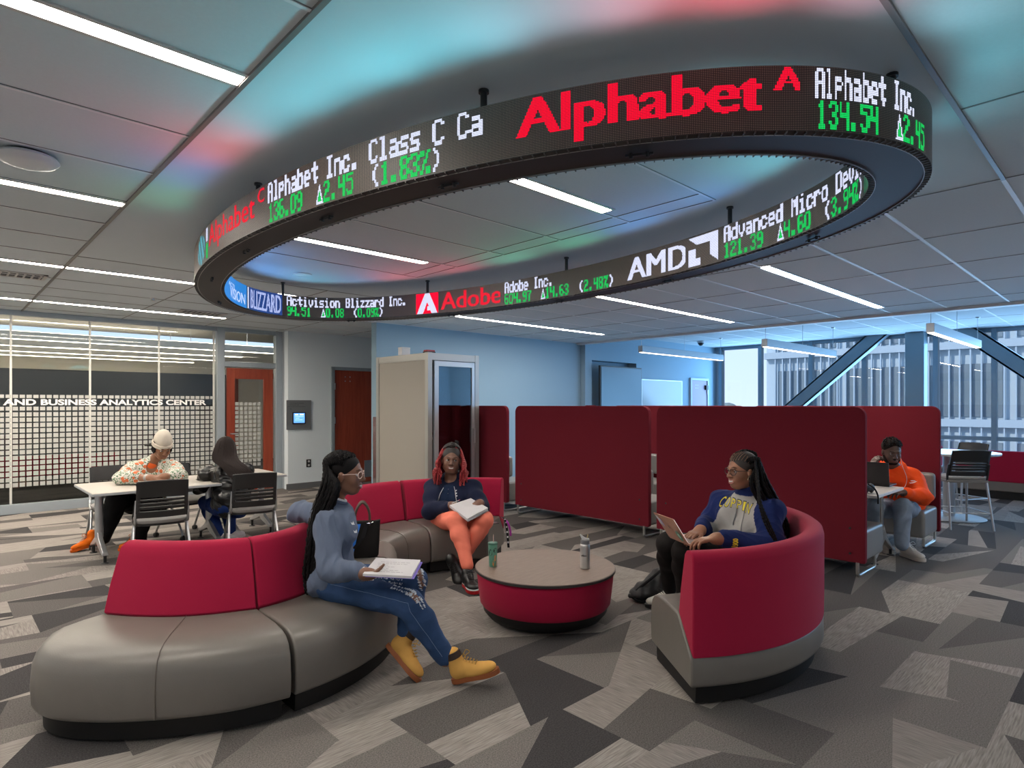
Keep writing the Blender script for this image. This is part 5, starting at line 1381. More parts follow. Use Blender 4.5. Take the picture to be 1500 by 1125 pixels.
# ---------------------------------------------------------------- 1: woman on the left
def woman_left():
    J = PJ(head=(507, 694, 3.5), neck=(489, 733, 3.50), pelvis=(480, 850, 3.50), shR=(481, 764, 3.36), shL=(472, 755, 3.66), elR=(484, 834, 3.24), wrR=(539, 841, 3.16), elL=(440, 752, 3.84), wrL=(462, 748, 4.02),
           hipR=(492, 856, 3.42), hipL=(492, 848, 3.58), knR=(601, 885, 3.22), knL=(606, 850, 3.50), anR=(652, 962, 3.27), anL=(594, 925, 3.40))
    g = Fig('woman with long black locs in a blue-grey sweatshirt and ripped jeans', J, V(1, -.06, -.04), m_skin1, hu=V(-.08, 0, 1), h=.0045, w=.86)
    g.hand('R', V(1, .22, -.03), V(0, -.15, 1), (.06, .08, .1, .12), .92, thumb=(.35, .30, .85))
    g.body(); g.face(.9, True, lip=(.24, .08, .06))
    m = mat('blue_grey_sweatshirt', lin((92, 102, 122)), .9, bump=.25, bscale=500, noise=.06, nscale=30, sheen=.04)
    S = Sdf(); g.torso(S, .024, .006, k=.05); S.cap(J['shR'], J['elR'] - V(.01, 0, -.01), .070, .066, .04); S.cap(J['elR'], J['wrR'] + (J['elR'] - J['wrR']) * .22, .066, .052, .03)
    S.cap(J['shL'], J['elL'], .068, .062, .04); S.cap(J['elL'], J['wrL'], .060, .045, .04)
    S.ell(J['pelvis'] + UP * .03 + V(.02, 0, 0), (.165, .135, .115), (g.tr, g.tf, g.tu), .04)
    S.ell(J['neck'] + g.tf * .045 + g.tu * .045, (.052, .052, .05), None, .02, sub=True)
    sw = S.build('sweatshirt', m, g.t, .0050, .016, 26, 1)
    wr = J['wrR'] + (J['elR'] - J['wrR']) * .16
    MB().tube([wr + (J['elR'] - J['wrR']).normalized() * .035, wr - (J['elR'] - J['wrR']).normalized() * .012], [.040, .036], 20).build('ribbed_cuff', m, sw, smooth=True)
    MB().tube([wr - (J['elR'] - J['wrR']).normalized() * .008, wr - (J['elR'] - J['wrR']).normalized() * .016], [.036, .035], 20).build('white_shirt_cuff', mat('white_cotton', (.66, .66, .68), .8), sw, smooth=True)
    nc = J['neck'] + g.tu * .02 + g.tf * .004
    ring = [nc + g.tr * (.066 * math.cos(a)) + g.tf * (.062 * math.sin(a)) + g.tu * (-.022 * math.sin(a)) for a in [2 * PI * k / 24 for k in range(24)]]
    MB().tube(ring, .0085, 8, closed=True).build('white_collar', mat('white_cotton', (.66, .66, .68), .8), sw, smooth=True)
    ring = [q - g.tu * .012 + (q - nc) * .10 for q in ring]; MB().tube(ring, .010, 8, closed=True).build('ribbed_collar', m, sw, smooth=True)
    bv = world_bvh(sw); n = nrm(V(.95, -.3, 0)); side = nrm(V(-.3, -.95, 0))
    for dz in (0, -.045): cloth_decal('chest_lettering', [(-.012, 0), (.012, .004), (.016, .02), (.004, .012), (-.01, .02)], J['neck'] + V(0, -.02, -.13 + dz), side, UP, n, bv, mat('white_print', (.7, .7, .72), .6), sw, cuts=1)
    # jeans with rips
    S = Sdf(); g.legs(S, .012, .014, .016, upto=1.0); S.ell(J['pelvis'] + UP * .01, (.165, .13, .10), (g.tr, g.tf, g.tu), .04)
    je = S.build('jeans', m_denim, g.t, .005, .006, 34, 2)
    bv = world_bvh(je); th = mat('frayed_threads', (.62, .66, .72), .85)
    def look(px, py):
        d = nrm(P(px, py, 1) - UP * CAM_H); h = bv.ray_cast(UP * CAM_H, d, 9); return h[0], h[1]
    def rip(px, py, ang, size, skin_, seed, cnt=60):
        c, nn = look(px, py)
        if c is None: return
        n = nrm(V(0, -.8, .6)); along = nrm(RT * math.cos(ang) + UP * math.sin(ang)); along = nrm(along - n * along.dot(n)); ay = n.cross(along).normalized(); r = random.Random(seed); a, b = size
        if skin_: cloth_decal('ripped_opening', [(-a * .5, -b * .4), (a * .45, -b * .5), (a * .5, b * .4), (-a * .4, b * .5)], c, along, ay, n, bv, m_skin1, je, .003, 2)
        t = MB()
        for i in range(cnt):
            x = r.uniform(-.55, .55) * a; y0 = r.uniform(-.6, -.35) * b if i % 2 else r.uniform(.2, .45) * b; pts = []
            for j in range(3):
                p = c + along * (x + r.uniform(-.003, .003)) + ay * (y0 + j * b * .12); h = bv.ray_cast(p + n * .2, -n, .5)
                if h[0] is not None: pts.append(h[0] + n * .005)
            if len(pts) > 1: t.tube(pts, .0019, 5)
        t.build('frayed_threads', th, je)
    rip(541, 848, -.1, (.055, .030), True, 1, 34); rip(572, 851, -.22, (.13, .022), False, 2); rip(590, 864, -.5, (.13, .030), False, 3, 70)
    rip(606, 873, -.75, (.075, .035), True, 4, 60); rip(617, 884, -1.1, (.05, .02), False, 6, 30); rip(616, 846, -1.35, (.11, .035), True, 5, 60)
    s = MB()
    for o in (.0,):
        pts = []
        for k in range(26):
            p = J['hipR'] + (J['knR'] - J['hipR']) * (k / 25) + V(0, 0, .0); h = bv.ray_cast(p + V(0, -.3, .03), FW, .5)
            if h[0] is not None: pts.append(h[0] - FW * .002)
        for k in range(1, 24):
            p = J['knR'] + (J['anR'] - J['knR']) * (k / 25); h = bv.ray_cast(p + V(0.005, -.3, .0), FW, .5)
            if h[0] is not None: pts.append(h[0] - FW * .002)
        s.tube(pts, .0013, 5)
    s.build('side_seam', mat('seam_thread', (.16, .22, .34), .8), je)
    # wheat boots
    bu = mat('wheat_nubuck', (.62, .34, .09), .75, noise=.08, nscale=20, bump=.1, bscale=300); bs = mat('gum_sole', (.26, .075, .02), .6); col = mat('brown_collar', (.035, .018, .012), .5); lc = mat('wheat_laces', (.42, .25, .07), .8)
    h1 = P(664, 1000, 3.28); h1.z = .004
    shoe(g.t, h1, V(.92, -.22, .30), V(-.30, 0, .95), 'boot', bu, bs, .275, .085, lc, col)
    h2 = P(566, 946, 3.40)
    shoe(g.t, h2, V(.62, -.33, -.52), V(.40, .20, .72), 'boot', bu, bs, .275, .075, lc, col)
    # hair
    hc = g.haircap(m_hairk, 1.0)
    r = random.Random(3); paths = []
    for i in range(80):
        s_ = (i + .5) / 80; b = math.sin(i * 2.4) * .93; a0 = 34 + 60 * r.random() + 14 * abs(b)
        dd = 3.37 + .17 * (1 - b) * .5 + r.uniform(-.012, .012); x = r.uniform(0, 1)
        e = r.uniform(852, 874)
        paths.append([g.cap_pt(a0, b, .04), g.cap_pt((a0 + 165) / 2, b * .97, .10), g.cap_pt(165, b * .9, .14), P(471 + 26 * x, 712, dd), P(457 + 25 * x + r.uniform(-2, 2), 755, dd - .01), P(450 + 22 * x + r.uniform(-3, 3), 805, dd - .02), P(446 + 22 * x + r.uniform(-3, 3), 842, dd), P(448 + 20 * x + r.uniform(-4, 4), e, dd + .01)])
    g.strands('locs', paths, m_hairk, hc, .0088, 74, 6, .38, 7)
    g.glasses(mat('clear_pink_frame', (.70, .52, .46), .3), .022)
    # notebook on her lap
    z = .640
    def Q(x, y):
        D = (CAM_H - z) * FPX / (y - HY); return P(x, y, D)
    C_, Dd, B_ = Q(616, 820), Q(603, 844), Q(551, 817); A_ = Dd + (B_ - C_)
    nb = notebook('open notebook with handwritten page held by the woman in the blue-grey sweatshirt', A_, B_, C_, Dd, .012, mat('violet_cover', (.16, .11, .50), .5))
    return g
woman_left()

# ---------------------------------------------------------------- 2: woman in the middle
def woman_middle():
    J = PJ(head=(661, 673, 5.58), neck=(662, 701, 5.64), pelvis=(664, 754, 5.72), shR=(635, 716, 5.66), shL=(692, 716, 5.60), elR=(631, 748, 5.50), wrR=(663, 741, 5.33), elL=(704, 744, 5.46), wrL=(702, 738, 5.30),
           hipR=(649, 758, 5.62), hipL=(684, 757, 5.60), knR=(669, 764, 5.20), knL=(709, 762, 5.24), anR=(685, 828, 5.03), anL=(681, 814, 5.24))
    g = Fig('woman with red braids in a navy jacket and coral leggings on the far sofa', J, V(.12, -1, -.03), m_skin2, hu=V(.06, 0, 1), h=.006, w=1.22, hs=1.08, arm=1.25, leg=1.18)
    g.hand('R', V(.8, -.35, -.1), V(.1, .5, -.8), (.9, .9, .95, 1.), 1.02, thumb=(.5, .8, .5), tside=V(.3, -.6, .7)); g.hand('L', V(-.45, -.5, -.25), V(-.2, .3, -.9), (.5, .5, .6, .6), 1.02)
    g.body(); g.face(.8, True, lip=(.20, .07, .06), look=(-.004, 0))
    m = mat('navy_jacket', (.012, .016, .040), .85, bump=.2, bscale=400, sheen=.04)
    S = Sdf(); g.torso(S, .022, .015); g.arms(S, .026, .026, .018, upto=.82); S.ell(J['pelvis'] + UP * .05, (.20, .165, .11), (g.tr, g.tf, g.tu), .04)
    S.cap(J['neck'] - g.tf * .06 - g.tu * .01 + g.tr * .06, J['neck'] - g.tf * .06 - g.tu * .01 - g.tr * .06, .042, None, .03)
    S.ell(J['neck'] + g.tf * .06 + g.tu * .035, (.055, .06, .05), None, .015, sub=True)
    jk = S.build('jacket', m, g.t, .0065, .010, 20, 5)
    bv = world_bvh(jk)
    sh = mat('navy_polo', (.014, .026, .062), .8)
    n = g.tf; c0 = J['neck']
    cloth_decal('polo_front', [(-.045, -.02), (.045, -.02), (.075, -.14), (.07, -.27), (-.07, -.27), (-.065, -.14)], c0, -g.tr, g.tu, n, bv, sh, jk, .004, 3)
    zz = mat('silver_zip', (.5, .5, .52), .35, .7)
    for q, pts in ((1, [(.045, -.04), (.072, -.10), (.08, -.18), (.072, -.27)]), (-1, [(.05, -.03), (.085, -.12), (.085, -.2), (.07, -.28)])):
        line = []
        for x, y in [(p.x, p.y) for p in spline([(a, b, 0) for a, b in pts], 24)]:
            p = c0 - g.tr * (-q * x) + g.tu * y; h = bv.ray_cast(p + n * .25, -n, .6)
            if h[0] is not None: line.append(h[0] + n * .005)
        MB().tube(line, .003, 6).build('zipper', zz, jk, smooth=True)
    b = MB()
    for k in range(3):
        h = bv.ray_cast(c0 - g.tr * .0 + g.tu * (-.05 - .035 * k) + n * .25, -n, .6)
        if h[0] is not None: b.sphere(h[0] + n * .006, .0045, 8, 6)
    b.build('polo_buttons', mat('navy_button', (.03, .04, .08), .3), jk, smooth=True)
    for k, (x, y) in enumerate(((.072, -.060), (.078, -.078), (.086, -.095))):
        cloth_decal('jacket_mark', [(-.006, -.005), (.008, -.002), (.006, .006), (-.004, .004)], c0 - g.tr * x + g.tu * y, -g.tr, g.tu, n, bv, m_plw, jk, .005, 1)
    for q in 'LR':
        w = J['el' + q] + (J['wr' + q] - J['el' + q]) * .86; dd = (J['wr' + q] - J['el' + q]).normalized()
        MB().tube([w - dd * .03, w + dd * .015], [.050, .042], 18).build('ribbed_cuff', m, jk, smooth=True)
    co = mat('coral_leggings', (.80, .21, .14), .75, bump=.1, bscale=400)
    S = Sdf(); g.legs(S, .012, .010, .008); S.ell(J['pelvis'] + UP * .0, (.20, .155, .10), (g.tr, g.tf, g.tu), .04)
    for q in 'LR':
        for k in range(3): a = J['an' + q] + (J['kn' + q] - J['an' + q]) * (.02 + .05 * k); S.cap(a, a + UP * .004, .046, .046, .008)
    S.build('leggings', co, g.t, .006, .004, 30, 6)
    bk = mat('black_leather_shoe', (.010, .010, .011), .35); rd = mat('red_sole', (.55, .015, .02), .5); wh = mat('white_midsole', (.62, .62, .62), .5)
    h1 = P(682, 852, 5.06); h1.z = .004
    shoe(g.t, h1, V(.34, -.90, .0), UP, 'sneaker', bk, rd, .285, .05, mat('black_laces', (.02, .02, .02), .7), None, None, wh, w=1.15)
    h2 = P(665, 820, 5.30)
    shoe(g.t, h2, V(.24, -.55, -.55), V(-.3, -.45, .7), 'sneaker', bk, rd, .285, .05, mat('black_laces', (.02, .02, .02), .7), None, None, wh, w=1.15)
    hm = [mat('braid_root_black', (.012, .008, .008), .5), mat('braid_red', (.26, .012, .016), .5)]
    hc = g.haircap(hm[0], 1.0)
    r = random.Random(9); paths = []
    for i in range(110):
        sd = 1 if i % 2 else -1; b = r.uniform(.1, .95); a0 = r.uniform(52, 120)
        back = r.random() < .4
        e = r.uniform(-.215, -.15); o = .080 + r.uniform(0, .055); ff = r.uniform(-.05, .060) if not back else r.uniform(-.09, -.05)
        w = r.uniform(-.012, .012)
        paths.append([g.cap_pt(a0, sd * b * .1, .03), g.cap_pt(a0 + 8, sd * b * .8, .12), g.H(ff * .5, sd * (.088 + b * .015), .02), g.H(ff, sd * (.092 + b * .025) + w, -.05), g.H(ff + .012, sd * (o + .006) - w, -.11), g.H(ff + .02 + w, sd * o + w, e)])
    g.strands('braids', paths, hm, hc, .0075, 50, 6, .42, 8, lambda u, i: 1 if u > .22 else 0)
    A, B, C_, Dd = P(659, 741, 5.28), P(690, 731, 5.42), P(715, 745, 5.24), P(685, 761, 5.10)
    up = V(0, -.03, .012)
    notebook('open spiral notebook on the lap of the woman in coral leggings', A + up, B + up, C_ + up, Dd + up, .022, mat('grey_cover', (.32, .32, .33), .6), 6)
    t = thing('pen', 'pale pen in the hand of the woman in coral leggings', 'pen', P(668, 735, 5.22))
    MB().cyl(P(662, 737, 5.21), P(672, 733, 5.19), .004, .003, 8).build('barrel', m_plw, t, smooth=True)
    MB().cyl(P(672, 733, 5.19), P(674, 732, 5.19), .0045, .002, 8).build('tip', mat('pink_tip', (.6, .1, .2), .5), t, smooth=True)
woman_middle()

# ---------------------------------------------------------------- 3: woman with laptop on the right
def woman_right():
    J = PJ(head=(1087, 689, 4.02), neck=(1101, 722, 4.04), pelvis=(1103, 806, 4.12), shL=(1126, 750, 3.92), shR=(1060, 736, 4.18), elL=(1126, 798, 3.78), wrL=(1050, 789, 3.70), elR=(1040, 768, 4.22), wrR=(1026, 777, 4.0),
           hipL=(1096, 812, 4.02), hipR=(1086, 806, 4.22), knL=(1003, 808, 4.00), knR=(980, 797, 4.22), anL=(1004, 880, 4.22), anR=(981, 862, 4.50))
    g = Fig('woman with long black braids in a navy and grey hoodie typing on a laptop', J, V(-1, -.30, -.05), m_skin3, hu=V(.05, 0, 1), h=.005, w=1.28, hs=1.02, arm=1.25, leg=1.2)
    g.hand('L', V(-1, -.02, -.08), V(.0, .0, -1), (.45, .5, .55, .6), 1.0, thumb=(.5, .5, .15), tside=V(0, 1, .1)); g.hand('R', V(-.75, -.55, -.15), V(0, .1, -1), (.45, .5, .55, .6), 1.0, thumb=(.5, .5, .15), tside=V(.4, -.8, 0))
    g.body(); g.face(.95, True, lip=(.42, .16, .13))
    gm = mat('heather_grey_fleece', (.36, .345, .33), .9, bump=.2, bscale=500, noise=.06, nscale=60); nm = mat('royal_navy_fleece', (.012, .022, .10), .85, bump=.2, bscale=500, sheen=.04)
    S = Sdf(); g.torso(S, .026, .055, bust=True); g.arms(S, .034, .034, .018, upto=.86); S.ell(J['pelvis'] + UP * .06 + g.tf * .03, (.22, .20, .12), (g.tr, g.tf, g.tu), .04)
    S.cap(J['neck'] - g.tf * .065 + g.tu * .0 + g.tr * .07, J['neck'] - g.tf * .065 - g.tr * .07, .045, None, .03)
    A = [np.array(J[k]) for k in ('shL', 'elL', 'wrL', 'shR', 'elR', 'wrR', 'neck', 'pelvis')]; tr = np.array(g.tr); tf = np.array(g.tf); tu = np.array(g.tu)
    def seg(p, a, b):
        d = b - a; t = np.clip(((p - a) @ d) / (d @ d), 0, 1); return np.linalg.norm(p - a - t[:, None] * d, axis=1)
    def split(c):
        arm = np.minimum(np.minimum(seg(c, A[0], A[1]), seg(c, A[1], A[2])), np.minimum(seg(c, A[3], A[4]), seg(c, A[4], A[5])))
        v = (c - A[7]) @ tu; L = np.linalg.norm(A[6] - A[7]); lat = np.abs((c - (A[6] + A[7]) / 2) @ tr)
        neck = (v > L + .01) | ((v > L - .10) & ((c - A[6]) @ tf < -.05))
        raglan = (lat > .085 + (L - v) * .45) & (v > L * .45)
        fwd = (c - A[7]) @ tf
        return (((arm < .098) & ((lat > .165) | (fwd > .24))) | neck | raglan).astype(np.int32)
    hd = S.build('hoodie', [gm, nm], g.t, .0055, .014, 22, 8, split)
    nc = J['neck'] + g.tf * .012 + g.tu * .008
    for rr, dz, th in ((.078, -.0, .020), (.088, -.022, .018)):
        ring = [nc + g.tr * (rr * math.cos(a)) + g.tf * (rr * .95 * math.sin(a)) + g.tu * (dz - .035 * math.sin(a)) for a in [2 * PI * k / 28 for k in range(28)]]
        MB().tube(ring, th, 10, closed=True).build('hood', nm, hd, smooth=True)
    bv = world_bvh(hd); n = nrm(V(-.62, -.78, .05)); sx = nrm(V(.78, -.62, 0) * 1.0); sy = nrm(V(.0, .0, 1) + sx * .12)
    n = nrm(g.tf + UP * .1); sx = nrm(-g.tr * 1.0); sy = nrm(UP - n * UP.dot(n))
    hh = bv.ray_cast(UP * CAM_H, nrm(P(1054, 738, 1) - UP * CAM_H), 9); o = hh[0] if hh[0] is not None else J['neck'] + g.tf * .1 - UP * .1
    # arched varsity lettering, yellow with dark outline
    yl = mat('yellow_print', (.72, .60, .03), .6); ot = mat('print_outline', (.02, .02, .05), .6)
    x = 0.
    for i, chh in enumerate('COPPIN'):
        w = .020 if chh == 'I' else .036; u = (i - 2.5) / 2.5; y = -.010 * u * u
        letters('hoodie_lettering', chh, o + sx * (x - .003) + UP * (y - .004), sx, sy, w, .062, ot, hd, .03, 0, bv)
        lt = letters('hoodie_lettering', chh, o + sx * (x + .001) + UP * y, sx, sy, w * .8, .053, yl, hd, .0, 0, bv); lt.data.transform(Matrix.Translation(n * .002))
        x += w + .006
    # sleeve print near the cuff
    so = J['wrL'] + (J['elL'] - J['wrL']) * .36; n2 = nrm(V(0, -1, .25)); ls = letters('sleeve_print', '1900', so + V(-.008, 0, -.028), V(.05, 0, 1), V(-1, 0, .05), .055, .036, yl, hd, .05, 0, bv)
    for sgn, top, bot in ((1, (-.02, -.03), (-.035, -.17)), (-1, (.035, -.04), (.03, -.26))):
        pts = []
        for k in range(14):
            t = k / 13; p = J['neck'] + sx * (top[0] + (bot[0] - top[0]) * t) + UP * (top[1] + (bot[1] - top[1]) * t); h = bv.ray_cast(p + n * .3, -n, .7)
            if h[0] is not None: pts.append(h[0] + n * .004)
        if len(pts) > 2: MB().tube(pts, .0025, 6).cyl(pts[-1], pts[-1] - UP * .018, .0045, n=8).build('drawstring', mat('grey_cord', (.20, .20, .21), .8), hd, smooth=True)
    for q in 'LR':
        w_ = J['el' + q] + (J['wr' + q] - J['el' + q]) * .88; dd = (J['wr' + q] - J['el' + q]).normalized(); MB().tube([w_ - dd * .035, w_ + dd * .02], [.053, .045], 18).build('ribbed_cuff', nm, hd, smooth=True)
    S = Sdf(); g.legs(S, .012, .012, .010); S.ell(J['pelvis'], (.20, .17, .10), (g.tr, g.tf, g.tu), .04)
    S.build('leggings', mat('black_leggings', (.012, .010, .010), .7), g.t, .006, .004, 26, 9)
    ws = mat('cream_sneaker', (.55, .53, .47), .6); bl = mat('black_sole', (.03, .03, .03), .5)
    h1 = P(985, 872, 4.60); h1.z = .004; shoe(g.t, h1, V(-.75, -.35, 0), UP, 'sneaker', ws, bl, .25, .0, mat('black_stripes', (.03, .03, .03), .6), w=1.05)
    h2 = P(1010, 905, 4.28); h2.z = .004; shoe(g.t, h2, V(-.85, -.2, 0), UP, 'sneaker', ws, bl, .25, .0, mat('black_stripes', (.03, .03, .03), .6), w=1.05)
    hc = g.haircap(mat('cornrow_dark', (.022, .015, .012), .6), 1.0)
    r = random.Random(12); paths = []
    for i in range(96):
        b = math.sin(i * 2.1) * .95; a0 = 40 + r.uniform(0, 70); x = r.random()
        dd = 3.92 + .20 * (1 + b) * .5 + r.uniform(-.01, .01)
        if b < 0: dd = 3.88 + r.uniform(0, .08)
        paths.append([g.cap_pt(a0, b, .03), g.cap_pt((a0 + 150) / 2, b * .98, .07), g.cap_pt(150, b * .9, .13), P(1098 + 28 * x, 706, dd), P(1112 + 31 * x + r.uniform(-2, 2), 740, dd + .02), P(1130 + 24 * x + r.uniform(-2, 2), 770, dd + .04), P(1134 + 20 * x + r.uniform(-2, 2), r.uniform(795, 812), dd + .04)])
    for k in range(3): paths.append([g.cap_pt(120, -.9, .08), P(1108 + k, 700, 3.84), P(1112 + k, 735, 3.745), P(1120 + k * 3, 765, 3.70), P(1134 + k * 2, 792, 3.68)])
    g.strands('braids', paths, m_hairk, hc, .0074, 64, 6, .34, 7)
    rows = [[g.cap_pt(18 + abs(b) * 26, b, .055), g.cap_pt(45 + abs(b) * 20, b * .98, .065), g.cap_pt(75, b * .9, .075)] for b in (-.92, -.8, -.66, -.5, -.34, -.18, 0, .18, .36)]
    g.strands('cornrows', [[q + g.u * .001 for q in p] for p in rows], mat('cornrow_brown', (.20, .10, .06), .6), hc, .0022, 16)
    g.glasses(mat('dark_wire_frame', (.05, .035, .03), .3, .5), .024, sq=1.0)
    e = g.H(-.004, -.082, -.050); MB().tube([e + g.f * (.026 * math.cos(a)) + g.u * (.026 * math.sin(a)) for a in [2 * PI * k / 24 for k in range(24)]], .0016, 6, closed=True).build('hoop_earring', mat('gold', (.8, .65, .45), .2, 1.), g.t, smooth=True)
    # laptop
    A_, B_ = P(981, 785.5, 4.03), P(1009.5, 797.5, 3.74); tl, trr = P(958, 750, 4.07), P(986.5, 760, 3.78); k1 = B_ + (P(1037, 793, 3.80) - B_) * 1.02; k0 = A_ + (k1 - B_)
    t = thing('laptop', 'open rose gold laptop with stickers on the lap of the woman in the hoodie', 'laptop', (A_ + B_) / 2)
    rg = mat('rose_gold_aluminium', (.52, .27, .19), .35, .5)
    n = (B_ - A_).cross(k1 - B_).normalized(); n = n if n.z > 0 else -n
    MB().rings([[q - n * .010 for q in (A_, B_, k1, k0)], [A_, B_, k1, k0]]).build('keyboard_base', rg, t, bevel=.003)
    kb = MB()
    for i in range(12):
        for j in range(4):
            o_ = A_ + (B_ - A_) * (.06 + .073 * i) + (k0 - A_) * (.12 + .11 * j) + n * .0012; a = (B_ - A_) * .055; b_ = (k0 - A_) * .085; kb.add([o_, o_ + a, o_ + a + b_, o_ + b_], [(0, 1, 2, 3)])
    tag(kb.build('keys', m_blackp, t), kind='stuff')
    m2 = (B_ - A_).cross(tl - A_).normalized(); m2 = m2 if m2.dot(RT) < 0 else -m2       # outward (lid) side
    ld = MB().rings([[A_, B_, trr, tl], [q + m2 * .006 for q in (A_, B_, trr, tl)]]).build('lid', rg, t, bevel=.003)
    MB().add([q - m2 * .0008 for q in (A_ + (tl - A_) * .05, B_ + (trr - B_) * .05, B_ + (trr - B_) * .96, A_ + (tl - A_) * .96)], [(0, 1, 2, 3)]).build('screen', mat('laptop_screen_lit', (.3, .3, .3), .3, emit=(.7, .75, .8), estr=.5), ld)
    ex, ey = (B_ - A_), (tl - A_)
    def st(name, u0, v0, u1, v1, m):
        o_ = A_ + m2 * .0075; MB().add([o_ + ex * a + ey * b for a, b in ((u0, v0), (u1, v0), (u1, v1), (u0, v1))], [(0, 1, 2, 3)]).build(name, m, ld)
    st('sticker', .04, .55, .16, .92, mat('pale_sticker', (.5, .5, .55), .5)); st('sticker', .16, .5, .26, .8, mat('lilac_sticker', (.42, .36, .55), .5))
    o_ = A_ + ex * .80 + ey * .28 + m2 * .0078; MB().add([o_ + ex * (.12 * math.cos(a)) + ey * (.20 * math.sin(a)) for a in [2 * PI * k / 24 for k in range(24)]], [tuple(range(24))]).build('sticker', mat('green_sticker', (.10, .24, .17), .5), ld)
    o_ = A_ + ex * .80 + ey * .28 + m2 * .0082; MB().add([o_ + ex * (.06 * math.cos(a)) + ey * (.10 * math.sin(a)) for a in [2 * PI * k / 24 for k in range(24)]], [tuple(range(24))]).build('sticker', mat('pale_green_sticker', (.35, .5, .4), .5), ld)
    o_ = A_ + ex * .5 + ey * .55 + m2 * .0078; MB().add([o_ + ex * (.035 * math.cos(a) * (1 + .1 * math.sin(3 * a))) + ey * (.065 * math.sin(a)) for a in [2 * PI * k / 24 for k in range(24)]], [tuple(range(24))]).build('lid_logo', mat('logo_dark', (.16, .08, .06), .3, .5), ld)
woman_right()

# ---------------------------------------------------------------- 4: man in the booth
def man_booth():
    J = PJ(head=(1306, 661, 6.22), neck=(1311, 688, 6.34), pelvis=(1322, 742, 6.50), shL=(1338, 700, 6.34), shR=(1284, 699, 6.40), elL=(1352, 727, 6.12), wrL=(1325, 722, 5.98), elR=(1262, 706, 6.34), wrR=(1276, 683, 6.26),
           hipL=(1332, 746, 6.42), hipR=(1303, 745, 6.45), knL=(1322, 743, 5.98), knR=(1279, 741, 6.06), anL=(1321, 798, 5.93), anR=(1284, 792, 6.2))
    g = Fig('man in a bright orange hoodie at the booth table, hand to his ear', J, V(-.16, -1, -.30), m_skin4, h=.0065, w=1.2, hs=1.08, female=False, arm=1.15, leg=1.05)
    g.hand('R', V(.62, .15, .80), V(.6, .2, -.4), (.7, .7, .8, .9), 1.05, thumb=(.4, .5, .4)); g.hand('L', V(-.85, -.2, .05), V(0, .1, -1), (.5, .5, .6, .7), 1.05)
    g.body(); g.face(0, False, lip=(.09, .04, .035), lids=.006)
    og = mat('bright_orange_fleece', (.90, .085, .012), .8, bump=.15, bscale=400, sheen=.03)
    S = Sdf(); g.torso(S, .026, .02, bust=False); g.arms(S, .032, .036, .018, upto=.9); S.ell(J['pelvis'] + UP * .07, (.21, .17, .10), (g.tr, g.tf, g.tu), .04)
    S.chain([J['neck'] + g.tr * .085 - g.tf * .01 + g.tu * .02, J['neck'] + g.tr * .055 - g.tf * .09 + g.tu * .035, J['neck'] - g.tr * .055 - g.tf * .09 + g.tu * .035, J['neck'] - g.tr * .085 - g.tf * .01 + g.tu * .02, J['neck'] - g.tr * .04 + g.tf * .07 - g.tu * .02, J['neck'] + g.tr * .04 + g.tf * .07 - g.tu * .02, J['neck'] + g.tr * .085 - g.tf * .01 + g.tu * .02], [.034, .042, .042, .034, .022, .022, .034], .02)
    hd = S.build('hoodie', og, g.t, .007, .012, 18, 11)
    bv = world_bvh(hd); n = nrm(V(-.05, -1, .05))
    # white curved tick mark on the chest
    sw = [(-.030, .004), (-.022, .0), (-.008, .003), (.034, .019), (-.006, -.004), (-.020, -.008), (-.029, -.005)]
    cloth_decal('chest_mark', sw, J['neck'] + V(.105, 0, -.125), RT, UP, n, bv, mat('white_print', (.7, .7, .72), .6), hd, .004, 2)
    cloth_decal('chest_mark', [(-.016, .012), (.02, .012), (.018, .020), (-.016, .020)], J['neck'] + V(.105, 0, -.122), RT, UP, n, bv, mat('white_print', (.7, .7, .72), .6), hd, .004, 1)
    fj = mat('faded_jeans', (.23, .28, .36), .8, noise=.3, nscale=9, bump=.2, bscale=500)
    S = Sdf(); g.legs(S, .016, .020, .026); S.ell(J['pelvis'] + UP * .0, (.20, .16, .10), (g.tr, g.tf, g.tu), .04); S.build('jeans', fj, g.t, .007, .010, 26, 12)
    ws = mat('cream_leather_sneaker', (.60, .54, .48), .5); wl = mat('white_laces', (.7, .69, .66), .7)
    h1 = P(1320, 812, 6.06); h1.z = .004; shoe(g.t, h1, V(.14, -.98, 0), UP, 'sneaker', ws, ws, .29, .05, wl, w=1.1)
    h2 = P(1287, 806, 6.35); h2.z = .004; shoe(g.t, h2, V(-.1, -.98, 0), UP, 'sneaker', ws, ws, .29, .05, wl, w=1.1)
    hc = g.haircap(mat('hair_brown_black', (.015, .010, .008), .8), 1.0, back=False, C=(-.020, 0, .040), R=(.080, .095, .084))
    r = random.Random(4); paths = []
    for i in range(60):
        b = r.uniform(-.85, .85); a = r.uniform(35, 120); p = g.cap_pt(a, b, .02); q = g.cap_pt(a - 12, b * 1.1 if abs(b) < .9 else b, .10); paths.append([p, (p + q) / 2 + g.u * .006, q])
    g.strands('short_twists', paths, m_hairk, hc, .0085, 8, 6, .2, 5)
    S = Sdf(); ax = (g.r, g.f, g.u); S.ell(g.H(.046, 0, -.090), (.040, .036, .028), ax, .02)
    for q in (-1, 1): S.chain([g.H(.005, .064 * q, -.045), g.H(.03, .050 * q, -.078), g.H(.052, .02 * q, -.098)], [.012, .018, .020], .02)
    S.chain([g.H(.076, -.024, -.060), g.H(.090, 0, -.050), g.H(.076, .024, -.060)], [.007, .0065, .007], .01)
    S.build('beard', mat('beard_black', (.010, .007, .006), .9), g.t, .005)
    w_ = J['wrR'] + (J['elR'] - J['wrR']) * .12; dd = (J['elR'] - J['wrR']).normalized(); MB().tube([w_ - dd * .012, w_ + dd * .014], .038, 20).build('watch', m_blackp, g.t, smooth=True)
